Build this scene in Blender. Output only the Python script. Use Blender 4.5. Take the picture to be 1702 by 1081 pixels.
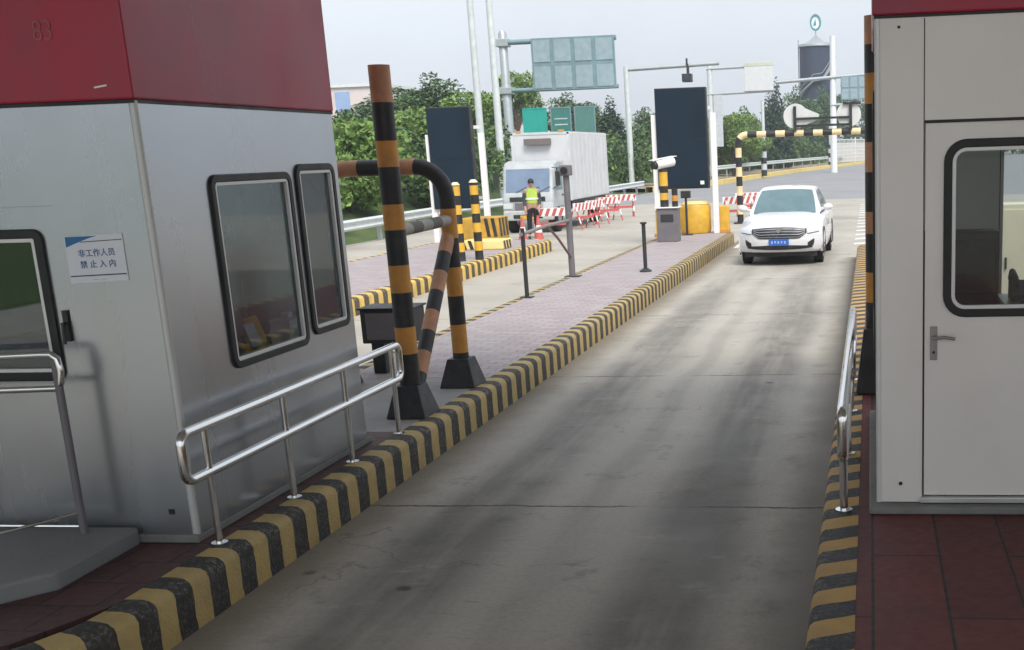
import bpy, bmesh, math, random
from mathutils import Vector, Matrix
R = math.radians
random.seed(7)
for o in list(bpy.data.objects): bpy.data.objects.remove(o)
sc = bpy.context.scene
COL = sc.collection

# ---------------------------------------------------------------- camera
def make_camera():
    cam = bpy.data.cameras.new('camera'); o = bpy.data.objects.new('camera', cam); COL.objects.link(o)
    yaw, pitch, roll = -0.118874835, -0.232621732, -0.0330516447
    f = Vector((math.sin(yaw)*math.cos(pitch), math.cos(yaw)*math.cos(pitch), math.sin(pitch)))
    r = Vector((math.cos(yaw), -math.sin(yaw), 0)); u = r.cross(f)
    c, s = math.cos(roll), math.sin(roll)
    r2 = c*r + s*u; u2 = c*u - s*r
    m = Matrix(((r2.x, u2.x, -f.x, 0), (r2.y, u2.y, -f.y, 0), (r2.z, u2.z, -f.z, 2.33), (0, 0, 0, 1)))
    o.matrix_world = m
    cam.sensor_fit = 'HORIZONTAL'; cam.sensor_width = 36; cam.lens = 1900/1702*36
    cam.shift_x = (851-1228.911)/1702; cam.shift_y = (700.238-540.5)/1702
    cam.clip_start = 0.05; cam.clip_end = 3000
    sc.camera = o
make_camera()

# ---------------------------------------------------------------- sky, sun, exposure
SUN_ELEV, SUN_AZ = 52, 150          # azimuth clockwise from +Y
def make_light():
    w = bpy.data.worlds.new('World'); sc.world = w; w.use_nodes = True
    nt = w.node_tree; nt.nodes.clear()
    out = nt.nodes.new('ShaderNodeOutputWorld'); bg = nt.nodes.new('ShaderNodeBackground')
    sky = nt.nodes.new('ShaderNodeTexSky'); sky.sky_type = 'NISHITA'; sky.sun_disc = False
    sky.sun_elevation = R(SUN_ELEV); sky.sun_rotation = R(SUN_AZ)
    sky.air_density = 1.0; sky.dust_density = 4.0; sky.ozone_density = 1.0
    # thin overcast: the blue of the clear sky is mostly veiled by white cloud
    hs = nt.nodes.new('ShaderNodeHueSaturation'); hs.inputs['Saturation'].default_value = 0.3
    tc = nt.nodes.new('ShaderNodeTexCoord'); nz = nt.nodes.new('ShaderNodeTexNoise')
    nz.inputs['Scale'].default_value = 2.2; nz.inputs['Detail'].default_value = 5
    mr = nt.nodes.new('ShaderNodeMapRange'); mr.inputs[1].default_value = .3; mr.inputs[2].default_value = .7
    mr.inputs[3].default_value = .55; mr.inputs[4].default_value = .8
    mx = nt.nodes.new('ShaderNodeMix'); mx.data_type = 'RGBA'
    mx.inputs[7].default_value = (7.5, 8.05, 8.8, 1)
    L = nt.links.new
    L(tc.outputs['Generated'], nz.inputs['Vector']); L(nz.outputs['Fac'], mr.inputs[0])
    L(sky.outputs[0], hs.inputs['Color']); L(hs.outputs[0], mx.inputs[6]); L(mr.outputs[0], mx.inputs[0])
    L(mx.outputs[2], bg.inputs['Color']); bg.inputs['Strength'].default_value = 0.082
    L(bg.outputs[0], out.inputs['Surface'])
    sd = bpy.data.lights.new('sun', 'SUN'); so = bpy.data.objects.new('sun', sd); COL.objects.link(so)
    sd.energy = 1.9; sd.angle = R(26); sd.color = (1, .965, .91)
    a, e = R(SUN_AZ), R(SUN_ELEV)
    d = Vector((math.sin(a)*math.cos(e), math.cos(a)*math.cos(e), math.sin(e)))
    so.rotation_euler = d.to_track_quat('Z', 'Y').to_euler(); so.location = d*60
    vs = sc.view_settings; vs.view_transform = 'Standard'; vs.look = 'None'; vs.gamma = 1; vs.exposure = 0.85
    sc.cycles.max_bounces = 8
make_light()

# ---------------------------------------------------------------- materials
MATS = {}
def mat(name, col, rough=.6, metal=0, var=.12, scale=6, bump=0, bscale=40, stretch=(1, 1, 1), dirt=None, dirt_amt=0, dirt_scale=2, spec=None, coat=0):
    if name in MATS: return MATS[name]
    m = bpy.data.materials.new(name); m.use_nodes = True; MATS[name] = m
    nt = m.node_tree; b = nt.nodes['Principled BSDF']; L = nt.links.new
    b.inputs['Roughness'].default_value = rough; b.inputs['Metallic'].default_value = metal
    if spec is not None: b.inputs['Specular IOR Level'].default_value = spec
    if coat: b.inputs['Coat Weight'].default_value = coat; b.inputs['Coat Roughness'].default_value = .06
    tc = nt.nodes.new('ShaderNodeTexCoord'); mp = nt.nodes.new('ShaderNodeMapping'); mp.inputs['Scale'].default_value = stretch
    L(tc.outputs['Object'], mp.inputs['Vector'])
    nz = nt.nodes.new('ShaderNodeTexNoise'); nz.inputs['Scale'].default_value = scale; nz.inputs['Detail'].default_value = 6
    L(mp.outputs[0], nz.inputs['Vector'])
    mr = nt.nodes.new('ShaderNodeMapRange'); mr.inputs[1].default_value = .25; mr.inputs[2].default_value = .75
    mr.inputs[3].default_value = 1-var; mr.inputs[4].default_value = 1+var
    L(nz.outputs['Fac'], mr.inputs[0])
    vm = nt.nodes.new('ShaderNodeVectorMath'); vm.operation = 'SCALE'; vm.inputs[0].default_value = col[:3]
    L(mr.outputs[0], vm.inputs['Scale']); c = vm.outputs[0]
    if dirt:
        n2 = nt.nodes.new('ShaderNodeTexNoise'); n2.inputs['Scale'].default_value = dirt_scale; n2.inputs['Detail'].default_value = 8
        n2.inputs['Roughness'].default_value = .65
        L(tc.outputs['Object'], n2.inputs['Vector'])
        r2 = nt.nodes.new('ShaderNodeMapRange'); r2.inputs[1].default_value = .45; r2.inputs[2].default_value = .72; r2.inputs[4].default_value = dirt_amt
        L(n2.outputs['Fac'], r2.inputs[0])
        mx = nt.nodes.new('ShaderNodeMix'); mx.data_type = 'RGBA'; mx.inputs[7].default_value = (*dirt, 1)
        L(r2.outputs[0], mx.inputs[0]); L(c, mx.inputs[6]); c = mx.outputs[2]
    L(c, b.inputs['Base Color'])
    if bump:
        n3 = nt.nodes.new('ShaderNodeTexNoise'); n3.inputs['Scale'].default_value = bscale; n3.inputs['Detail'].default_value = 5
        L(tc.outputs['Object'], n3.inputs['Vector'])
        bp = nt.nodes.new('ShaderNodeBump'); bp.inputs['Strength'].default_value = bump; bp.inputs['Distance'].default_value = .02
        L(n3.outputs['Fac'], bp.inputs['Height']); L(bp.outputs[0], b.inputs['Normal'])
    rr = nt.nodes.new('ShaderNodeMapRange'); rr.inputs[1].default_value = .3; rr.inputs[2].default_value = .7
    rr.inputs[3].default_value = max(.03, rough-.07); rr.inputs[4].default_value = min(1, rough+.09)
    L(nz.outputs['Fac'], rr.inputs[0]); L(rr.outputs[0], b.inputs['Roughness'])
    return m

def glass(name, tint, mixf=.6, rough=.02):
    m = bpy.data.materials.new(name); m.use_nodes = True; nt = m.node_tree; nt.nodes.clear(); L = nt.links.new
    out = nt.nodes.new('ShaderNodeOutputMaterial'); g = nt.nodes.new('ShaderNodeBsdfGlossy'); g.inputs['Roughness'].default_value = rough
    t = nt.nodes.new('ShaderNodeBsdfTransparent'); t.inputs['Color'].default_value = (*tint, 1)
    fr = nt.nodes.new('ShaderNodeFresnel'); fr.inputs['IOR'].default_value = 1.5
    mr = nt.nodes.new('ShaderNodeMapRange'); mr.inputs[3].default_value = mixf; mr.inputs[4].default_value = 1
    mx = nt.nodes.new('ShaderNodeMixShader')
    # the inner face of the pane adds no second mirror image
    ge = nt.nodes.new('ShaderNodeNewGeometry'); iv = nt.nodes.new('ShaderNodeMath'); iv.operation = 'SUBTRACT'; iv.inputs[0].default_value = 1; L(ge.outputs['Backfacing'], iv.inputs[1])
    ml = nt.nodes.new('ShaderNodeMath'); ml.operation = 'MULTIPLY'
    L(fr.outputs[0], mr.inputs[0]); L(mr.outputs[0], ml.inputs[0]); L(iv.outputs[0], ml.inputs[1]); L(ml.outputs[0], mx.inputs[0]); L(t.outputs[0], mx.inputs[1]); L(g.outputs[0], mx.inputs[2]); L(mx.outputs[0], out.inputs['Surface'])
    return m

def stripe_mat(name, cA, cB, period, skew=0, wear=.35, duty=.5, grime=(.09, .08, .065)):
    """painted stripes along UV.x (metres), worn through to concrete in patches"""
    m = bpy.data.materials.new(name); m.use_nodes = True; nt = m.node_tree; b = nt.nodes['Principled BSDF']; L = nt.links.new
    b.inputs['Roughness'].default_value = .75
    uv = nt.nodes.new('ShaderNodeUVMap'); sp = nt.nodes.new('ShaderNodeSeparateXYZ'); L(uv.outputs[0], sp.inputs[0])
    tc = nt.nodes.new('ShaderNodeTexCoord'); nz = nt.nodes.new('ShaderNodeTexNoise'); nz.inputs['Scale'].default_value = 9; nz.inputs['Detail'].default_value = 6
    L(tc.outputs['Object'], nz.inputs['Vector'])
    def math_(op, a, bb=None, c=None):
        n = nt.nodes.new('ShaderNodeMath'); n.operation = op
        for i, v in enumerate((a, bb, c)):
            if v is None: continue
            if isinstance(v, (int, float)): n.inputs[i].default_value = v
            else: L(v, n.inputs[i])
        return n.outputs[0]
    u = math_('MULTIPLY_ADD', sp.outputs[1], skew, sp.outputs[0])
    u = math_('MULTIPLY_ADD', nz.outputs['Fac'], .03, u)
    fr = math_('FRACT', math_('DIVIDE', u, period))
    st = math_('LESS_THAN', fr, duty)
    mx = nt.nodes.new('ShaderNodeMix'); mx.data_type = 'RGBA'; mx.inputs[6].default_value = (*cB, 1); mx.inputs[7].default_value = (*cA, 1)
    L(st, mx.inputs[0])
    n2 = nt.nodes.new('ShaderNodeTexNoise'); n2.inputs['Scale'].default_value = 5; n2.inputs['Detail'].default_value = 9; n2.inputs['Roughness'].default_value = .7
    L(tc.outputs['Object'], n2.inputs['Vector'])
    mr = nt.nodes.new('ShaderNodeMapRange'); mr.inputs[1].default_value = .42; mr.inputs[2].default_value = .75; mr.inputs[4].default_value = wear*1.6
    L(n2.outputs['Fac'], mr.inputs[0])
    m2 = nt.nodes.new('ShaderNodeMix'); m2.data_type = 'RGBA'; m2.inputs[7].default_value = (*grime, 1)
    L(mr.outputs[0], m2.inputs[0]); L(mx.outputs[2], m2.inputs[6])
    n5 = nt.nodes.new('ShaderNodeTexNoise'); n5.inputs['Scale'].default_value = 34; n5.inputs['Detail'].default_value = 10; n5.inputs['Roughness'].default_value = .75
    L(tc.outputs['Object'], n5.inputs['Vector'])
    n6 = nt.nodes.new('ShaderNodeTexNoise'); n6.inputs['Scale'].default_value = .7; L(tc.outputs['Object'], n6.inputs['Vector'])
    rub = math_('MULTIPLY', math_('MULTIPLY', math_('GREATER_THAN', n5.outputs['Fac'], .535), n6.outputs['Fac']), wear*2.4)
    edge = math_('LESS_THAN', math_('ABSOLUTE', math_('SUBTRACT', sp.outputs[1], .30)), .045)
    rub = math_('MINIMUM', math_('MULTIPLY', rub, math_('MULTIPLY_ADD', edge, .6, .55)), 1)
    m3 = nt.nodes.new('ShaderNodeMix'); m3.data_type = 'RGBA'; m3.inputs[7].default_value = (.30, .28, .235, 1)
    L(rub, m3.inputs[0]); L(m2.outputs[2], m3.inputs[6])
    jt = math_('LESS_THAN', math_('FRACT', math_('DIVIDE', u, .90)), .014)
    m4 = nt.nodes.new('ShaderNodeMix'); m4.data_type = 'RGBA'; m4.inputs[7].default_value = (.03, .028, .025, 1)
    L(jt, m4.inputs[0]); L(m3.outputs[2], m4.inputs[6]); L(m4.outputs[2], b.inputs['Base Color'])
    bp = nt.nodes.new('ShaderNodeBump'); bp.inputs['Strength'].default_value = .35; bp.inputs['Distance'].default_value = .02
    n4 = nt.nodes.new('ShaderNodeTexNoise'); n4.inputs['Scale'].default_value = 60; L(tc.outputs['Object'], n4.inputs['Vector'])
    L(n4.outputs['Fac'], bp.inputs['Height']); L(bp.outputs[0], b.inputs['Normal'])
    return m

STEEL = mat('stainless panel', (.46, .485, .515), .27, .88, .05, 2, .02, 14, (1, 1, .15), (.40, .39, .37), .3, .9)
STEELW = mat('warm painted panel', (.80, .77, .72), .42, .15, .03, 2, .015, 14, (1, 1, .2), (.58, .55, .51), .35, .8)
CHROME = mat('polished tube', (.78, .78, .77), .16, 1, .04, 5, 0)
RED = mat('red fascia', (.38, .012, .04), .34, 0, .12, 2, .02, 12, (1, 1, .4), (.12, .04, .06), .45, 1.6)
RUBBER = mat('black rubber', (.012, .013, .013), .5, 0, .1)
TRIM = mat('pale window trim', (.72, .72, .70), .35, .2, .05)
DARK = mat('dark grey steel', (.035, .037, .04), .5, .2, .15)
BLACK = mat('black paint', (.018, .018, .02), .5, 0, .2, 8, .05, 40, (1, 1, 1), (.09, .08, .07), .35, 6)
ORANGE = mat('amber paint', (.60, .27, .045), .5, 0, .12, 8, .05, 40, (1, 1, 1), (.22, .12, .06), .5, 6)
OCHRE = mat('amber paint faded', (.50, .25, .13), .55, 0, .15, 8, .05, 40, (1, 1, 1), (.16, .09, .06), .5, 6)
YELLOW = mat('yellow paint', (.72, .42, .04), .55, 0, .12, 5, .05, 30, (1, 1, 1), (.35, .2, .06), .45, 3)
DULLY = mat('dull yellow paint', (.50, .29, .035), .6, 0, .15, 5, .05, 30, (1, 1, 1), (.22, .13, .05), .6, 3)
PALEY = mat('pale yellow paint', (.78, .62, .25), .6, 0, .12, 5)
CREAM = mat('cream paint', (.72, .63, .46), .6, 0, .1, 5)
WHITE = mat('white paint', (.78, .78, .78), .5, 0, .05, 4, 0, 40, (1, 1, 1), (.45, .43, .40), .25, 3)
WHITE2 = mat('white plastic', (.8, .79, .78), .45, 0, .04)
REDW = mat('safety red', (.52, .11, .10), .5, 0, .12)
GALV = mat('galvanised steel', (.42, .46, .47), .45, .5, .1, 5)
GALVL = mat('light galvanised steel', (.62, .66, .66), .5, .2, .1, 5)
TEALG = mat('grey teal sign back', (.20, .30, .33), .5, .3, .12, 4)
TEALP = mat('grey teal panel', (.30, .39, .43), .5, .2, .12, 4)
GREEN = mat('green sign sheet', (.02, .36, .30), .5, 0, .1, 3)
GREEND = mat('dull green sign sheet', (.05, .20, .18), .5, 0, .12, 3)
SCREEN = mat('dark display face', (.010, .022, .036), .6, 0, .25, 1.5, spec=.2)
GREYC = mat('grey cabinet', (.16, .15, .16), .5, .1, .12, 5)
WALLC = mat('pale pink render', (.72, .62, .60), .8, 0, .05, 1)
BLUEP = mat('blue panel', (.30, .42, .66), .6, 0, .1, 1)
CONC = mat('grey concrete', (.21, .21, .20), .85, 0, .15, 5, .3, 50, (1, 1, 1), (.09, .09, .085), .5, 2)
ASPH_SIDE = mat('canopy sheet', (.45, .45, .44), .6, 0, .06, 1)
CREAMI = mat('cream board', (.78, .74, .56), .7, 0, .05)
INT = mat('booth lining', (.20, .20, .205), .7, 0, .1)
CARW = mat('white car paint', (.70, .70, .715), .28, 0, .02, 2, coat=.7)
TYRE = mat('tyre rubber', (.014, .014, .015), .8, 0, .2)
ALLOY = mat('alloy rim', (.4, .4, .42), .3, .8, .1)
PLATE = mat('blue plate', (.035, .12, .42), .4, 0, .06)
LAMPG = mat('lamp lens', (.72, .75, .78), .12, .3, .12, 30)
CGLASS = mat('car glass', (.10, .17, .19), .06, 0, .15, 3, spec=.9)
HIVIS = mat('hi-vis cloth', (.42, .58, .09), .8, 0, .1, 20)
NAVY = mat('dark trousers', (.015, .016, .022), .9, 0, .2, 20)
SKIN = mat('skin', (.42, .25, .18), .6, 0, .08, 20)
HAIR = mat('black hair', (.012, .011, .01), .6, 0, .2)
SHIRT = mat('dark shirt', (.05, .055, .07), .9, 0, .2)
PINKC = mat('pink cloth', (.55, .32, .32), .8, 0, .1)
PAPER = mat('paper', (.72, .75, .80), .6, 0, .03)
INK = mat('blue ink', (.10, .17, .33), .6, 0, .05)
BLUEB = mat('blue banner', (.03, .17, .38), .6, 0, .2, 8)
CHALK = mat('faded chalk', (.36, .10, .12), .8, 0, .2)
GLASS_L = glass('booth glass', (.74, .79, .80), .05)
GLASS_D = glass('tinted door glass', (.34, .37, .38), .05)
GLASS_R = glass('door glass', (.88, .90, .90), .02)
BARK = mat('bark', (.09, .065, .045), .9, 0, .2, 10, .5, 30)

# ---------------------------------------------------------------- mesh builder
class MB:
    def __init__(s): s.v = []; s.f = []; s.m = []; s.uv = []
    def add(s, vs, fs, m=0, uvs=None):
        n = len(s.v); s.v += [tuple(v) for v in vs]
        for i, f in enumerate(fs):
            s.f.append([n+k for k in f]); s.m.append(m if isinstance(m, int) else m[i]); s.uv.append(uvs[i] if uvs else None)
        return s
    def box(s, a, b, m=0):
        x0, x1 = sorted((a[0], b[0])); y0, y1 = sorted((a[1], b[1])); z0, z1 = sorted((a[2], b[2]))
        vs = [(x0,y0,z0),(x1,y0,z0),(x1,y1,z0),(x0,y1,z0),(x0,y0,z1),(x1,y0,z1),(x1,y1,z1),(x0,y1,z1)]
        return s.add(vs, [(0,3,2,1),(4,5,6,7),(0,1,5,4),(1,2,6,5),(2,3,7,6),(3,0,4,7)], m)
    def beam(s, p, q, w, h, m=0, up=(0, 0, 1)):
        p, q = Vector(p), Vector(q); d = (q-p).normalized(); up = Vector(up)
        if abs(d.dot(up)) > .99: up = Vector((1, 0, 0))
        r = d.cross(up).normalized(); u = r.cross(d)
        vs = [P + r*a*w/2 + u*b*h/2 for P in (p, q) for a, b in ((-1,-1),(1,-1),(1,1),(-1,1))]
        return s.add(vs, [(0,1,2,3),(7,6,5,4),(0,4,5,1),(1,5,6,2),(2,6,7,3),(3,7,4,0)], m)
    def tube(s, path, r, seg=12, m=0, bands=None):
        """round tube; r number or list; bands = (length, [material indices]) paints bands along it"""
        P = [Vector(p) for p in path]
        rs = r if isinstance(r, (list, tuple)) else [r]*len(P)
        if bands:
            ln = bands[0]; Q = [P[0]]; rq = [rs[0]]; mi = []; pos = 0
            cuts = 0
            for i in range(len(P)-1):
                d = (P[i+1]-P[i]).length; t = 0
                while True:
                    nxt = (math.floor(pos/ln+1e-6)+1)*ln - pos
                    if t + nxt >= d-1e-6:
                        mi.append(bands[1][int(math.floor((pos+1e-6)/ln)) % len(bands[1])]); pos += d-t; Q.append(P[i+1]); rq.append(rs[i+1]); break
                    t += nxt; mi.append(bands[1][int(math.floor((pos+1e-6)/ln)) % len(bands[1])]); pos += nxt
                    Q.append(P[i].lerp(P[i+1], t/d)); rq.append(rs[i]+(rs[i+1]-rs[i])*t/d)
            P, rs = Q, rq
        else: mi = [m]*(len(P)-1)
        n = len(P); tang = []
        for i in range(n):
            t = (P[min(i+1, n-1)]-P[max(i-1, 0)]); tang.append(t.normalized())
        up = Vector((0, 0, 1)) if abs(tang[0].z) < .9 else Vector((1, 0, 0))
        nrm = (up - tang[0]*up.dot(tang[0])).normalized(); vs = []
        for i in range(n):
            nrm = (nrm - tang[i]*nrm.dot(tang[i])).normalized(); bn = tang[i].cross(nrm)
            for k in range(seg):
                a = 2*math.pi*k/seg; vs.append(P[i] + (nrm*math.cos(a)+bn*math.sin(a))*rs[i])
        fs = []; ms = []
        for i in range(n-1):
            for k in range(seg):
                k2 = (k+1) % seg; fs.append((i*seg+k, i*seg+k2, (i+1)*seg+k2, (i+1)*seg+k)); ms.append(mi[i])
        fs.append(tuple(range(seg-1, -1, -1))); ms.append(mi[0]); fs.append(tuple((n-1)*seg+k for k in range(seg))); ms.append(mi[-1])
        return s.add(vs, fs, ms)
    def prism(s, pts, vec, m=0):
        """polygon pts (3D) extruded by vec"""
        n = len(pts); vec = Vector(vec); A = [Vector(p) for p in pts]; B = [p+vec for p in A]
        fs = [tuple(range(n-1, -1, -1)), tuple(range(n, 2*n))] + [(i, (i+1) % n, n+(i+1) % n, n+i) for i in range(n)]
        return s.add(A+B, fs, m)
    def ring(s, outer, inner, vec, m=0):
        n = len(outer); vec = Vector(vec); o = [Vector(p) for p in outer]; i_ = [Vector(p) for p in inner]
        vs = o + i_ + [p+vec for p in o] + [p+vec for p in i_]; fs = []
        for k in range(n):
            j = (k+1) % n
            fs += [(k, n+k, n+j, j), (2*n+k, 2*n+j, 3*n+j, 3*n+k), (k, j, 2*n+j, 2*n+k), (n+k, 3*n+k, 3*n+j, n+j)]
        return s.add(vs, fs, m)
    def grid(s, fn, nu, nv, m=0):
        vs = [fn(i/nu, j/nv) for j in range(nv+1) for i in range(nu+1)]
        fs = [(j*(nu+1)+i, j*(nu+1)+i+1, (j+1)*(nu+1)+i+1, (j+1)*(nu+1)+i) for j in range(nv) for i in range(nu)]
        return s.add(vs, fs, m)
    def mesh(s, name, mats, org=(0, 0, 0), recalc=True):
        me = bpy.data.meshes.new(name); o = Vector(org)
        me.from_pydata([Vector(v)-o for v in s.v], [], s.f)
        for m in (mats if isinstance(mats, (list, tuple)) else [mats]): me.materials.append(m)
        for p, m in zip(me.polygons, s.m): p.material_index = m
        if any(s.uv):
            ul = me.uv_layers.new(name='UVMap')
            for p, uv in zip(me.polygons, s.uv):
                if uv:
                    for k, li in enumerate(p.loop_indices): ul.data[li].uv = uv[k]
        if recalc:
            bm = bmesh.new(); bm.from_mesh(me); bmesh.ops.recalc_face_normals(bm, faces=bm.faces); bm.to_mesh(me); bm.free()
        return me
    def build(s, name, mats, parent=None, org=None, bevel=0, smooth=False, recalc=True, label=None, local=False):
        if org is None: org = (0, 0, 0) if (parent is None or local) else tuple(wloc(parent))
        me = s.mesh(name, mats, org, recalc)
        o = bpy.data.objects.new(name, me); COL.objects.link(o)
        if parent is None: o.location = org
        else: o.parent = parent
        if smooth:
            for p in me.polygons: p.use_smooth = True
            try: me.set_sharp_from_angle(angle=R(40))
            except Exception: pass
        if bevel:
            b = o.modifiers.new('bevel', 'BEVEL'); b.width = bevel; b.segments = 2; b.limit_method = 'ANGLE'; b.angle_limit = R(40)
        if label: o['label'] = label
        return o
def wloc(o):
    v = Vector((0, 0, 0))
    while o: v += o.location; o = o.parent
    return v
def tag(o, label, cat, group=None, kind=None):
    if label: o['label'] = label
    if cat: o['category'] = cat
    if group: o['group'] = group
    if kind: o['kind'] = kind
    return o
def thing(name, label, cat, loc=(0, 0, 0), rz=0, group=None):
    o = bpy.data.objects.new(name, None); COL.objects.link(o); o.location = loc; o.rotation_euler = (0, 0, rz)
    o.empty_display_size = .3
    return tag(o, label, cat, group)
def struct(o): o['kind'] = 'structure'; return o
def kids(o): return [c for c in bpy.data.objects if c.parent == o]
def dup(o, loc, rz=None, label=None, parent=None, scale=None):
    c = o.copy(); COL.objects.link(c); c.parent = parent
    if loc is not None: c.location = loc
    if rz is not None: c.rotation_euler = (0, 0, rz)
    if scale: c.scale = scale
    if label: c['label'] = label
    for k in kids(o):
        if k is not c: dup(k, None, parent=c)
    return c
def rrect(o, U, V, u0, v0, u1, v1, r, n=6):
    o, U, V = Vector(o), Vector(U), Vector(V); pts = []
    for cx, cy, a0 in ((u1-r, v1-r, 0), (u0+r, v1-r, 90), (u0+r, v0+r, 180), (u1-r, v0+r, 270)):
        for k in range(n+1):
            a = R(a0+90*k/n); pts.append(o + U*(cx+r*math.cos(a)) + V*(cy+r*math.sin(a)))
    return pts
def wall_holes(mb, o, U, V, N, u0, u1, v0, v1, t, holes, m=0):
    """wall sheet of thickness t (outwards face at o, thickness along -N) with rectangular holes"""
    o, U, V, N = Vector(o), Vector(U), Vector(V), Vector(N)
    us = sorted({u0, u1, *[h[0] for h in holes], *[h[2] for h in holes]}); vs = sorted({v0, v1, *[h[1] for h in holes], *[h[3] for h in holes]})
    inh = lambda a, b: any(h[0]-1e-6 < a < h[2]+1e-6 and h[1]-1e-6 < b < h[3]+1e-6 for h in holes)
    P = lambda a, b, d: o+U*a+V*b-N*d
    q = lambda *p: mb.add(p, [(0, 1, 2, 3)], m)
    for i in range(len(us)-1):
        for j in range(len(vs)-1):
            if inh((us[i]+us[i+1])/2, (vs[j]+vs[j+1])/2): continue
            for d in (0, t): q(P(us[i], vs[j], d), P(us[i+1], vs[j], d), P(us[i+1], vs[j+1], d), P(us[i], vs[j+1], d))
    for (a0, b0, a1, b1) in [(u0, v0, u1, v1)]+list(holes):
        for (a, b, c, d) in ((a0, b0, a1, b0), (a1, b0, a1, b1), (a1, b1, a0, b1), (a0, b1, a0, b0)):
            q(P(a, b, 0), P(c, d, 0), P(c, d, t), P(a, b, t))
def text_mesh(name, body, size, m, loc, rot, parent=None, extrude=.0015, align='CENTER', sx=1, bold=0):
    cu = bpy.data.curves.new(name, 'FONT'); cu.body = body; cu.size = size; cu.extrude = extrude; cu.align_x = align; cu.align_y = 'CENTER'; cu.offset = bold
    t = bpy.data.objects.new(name, cu); COL.objects.link(t); bpy.context.view_layer.update()
    me = bpy.data.meshes.new_from_object(t.evaluated_get(bpy.context.evaluated_depsgraph_get()))
    bpy.data.objects.remove(t); me.materials.clear(); me.materials.append(m); me.name = name
    o = bpy.data.objects.new(name, me); COL.objects.link(o); o.rotation_euler = rot; o.scale = (sx, 1, 1)
    o.location = Vector(loc) - (wloc(parent) if parent else Vector())
    if parent: o.parent = parent
    return o

KZ = .28            # island height
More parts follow.
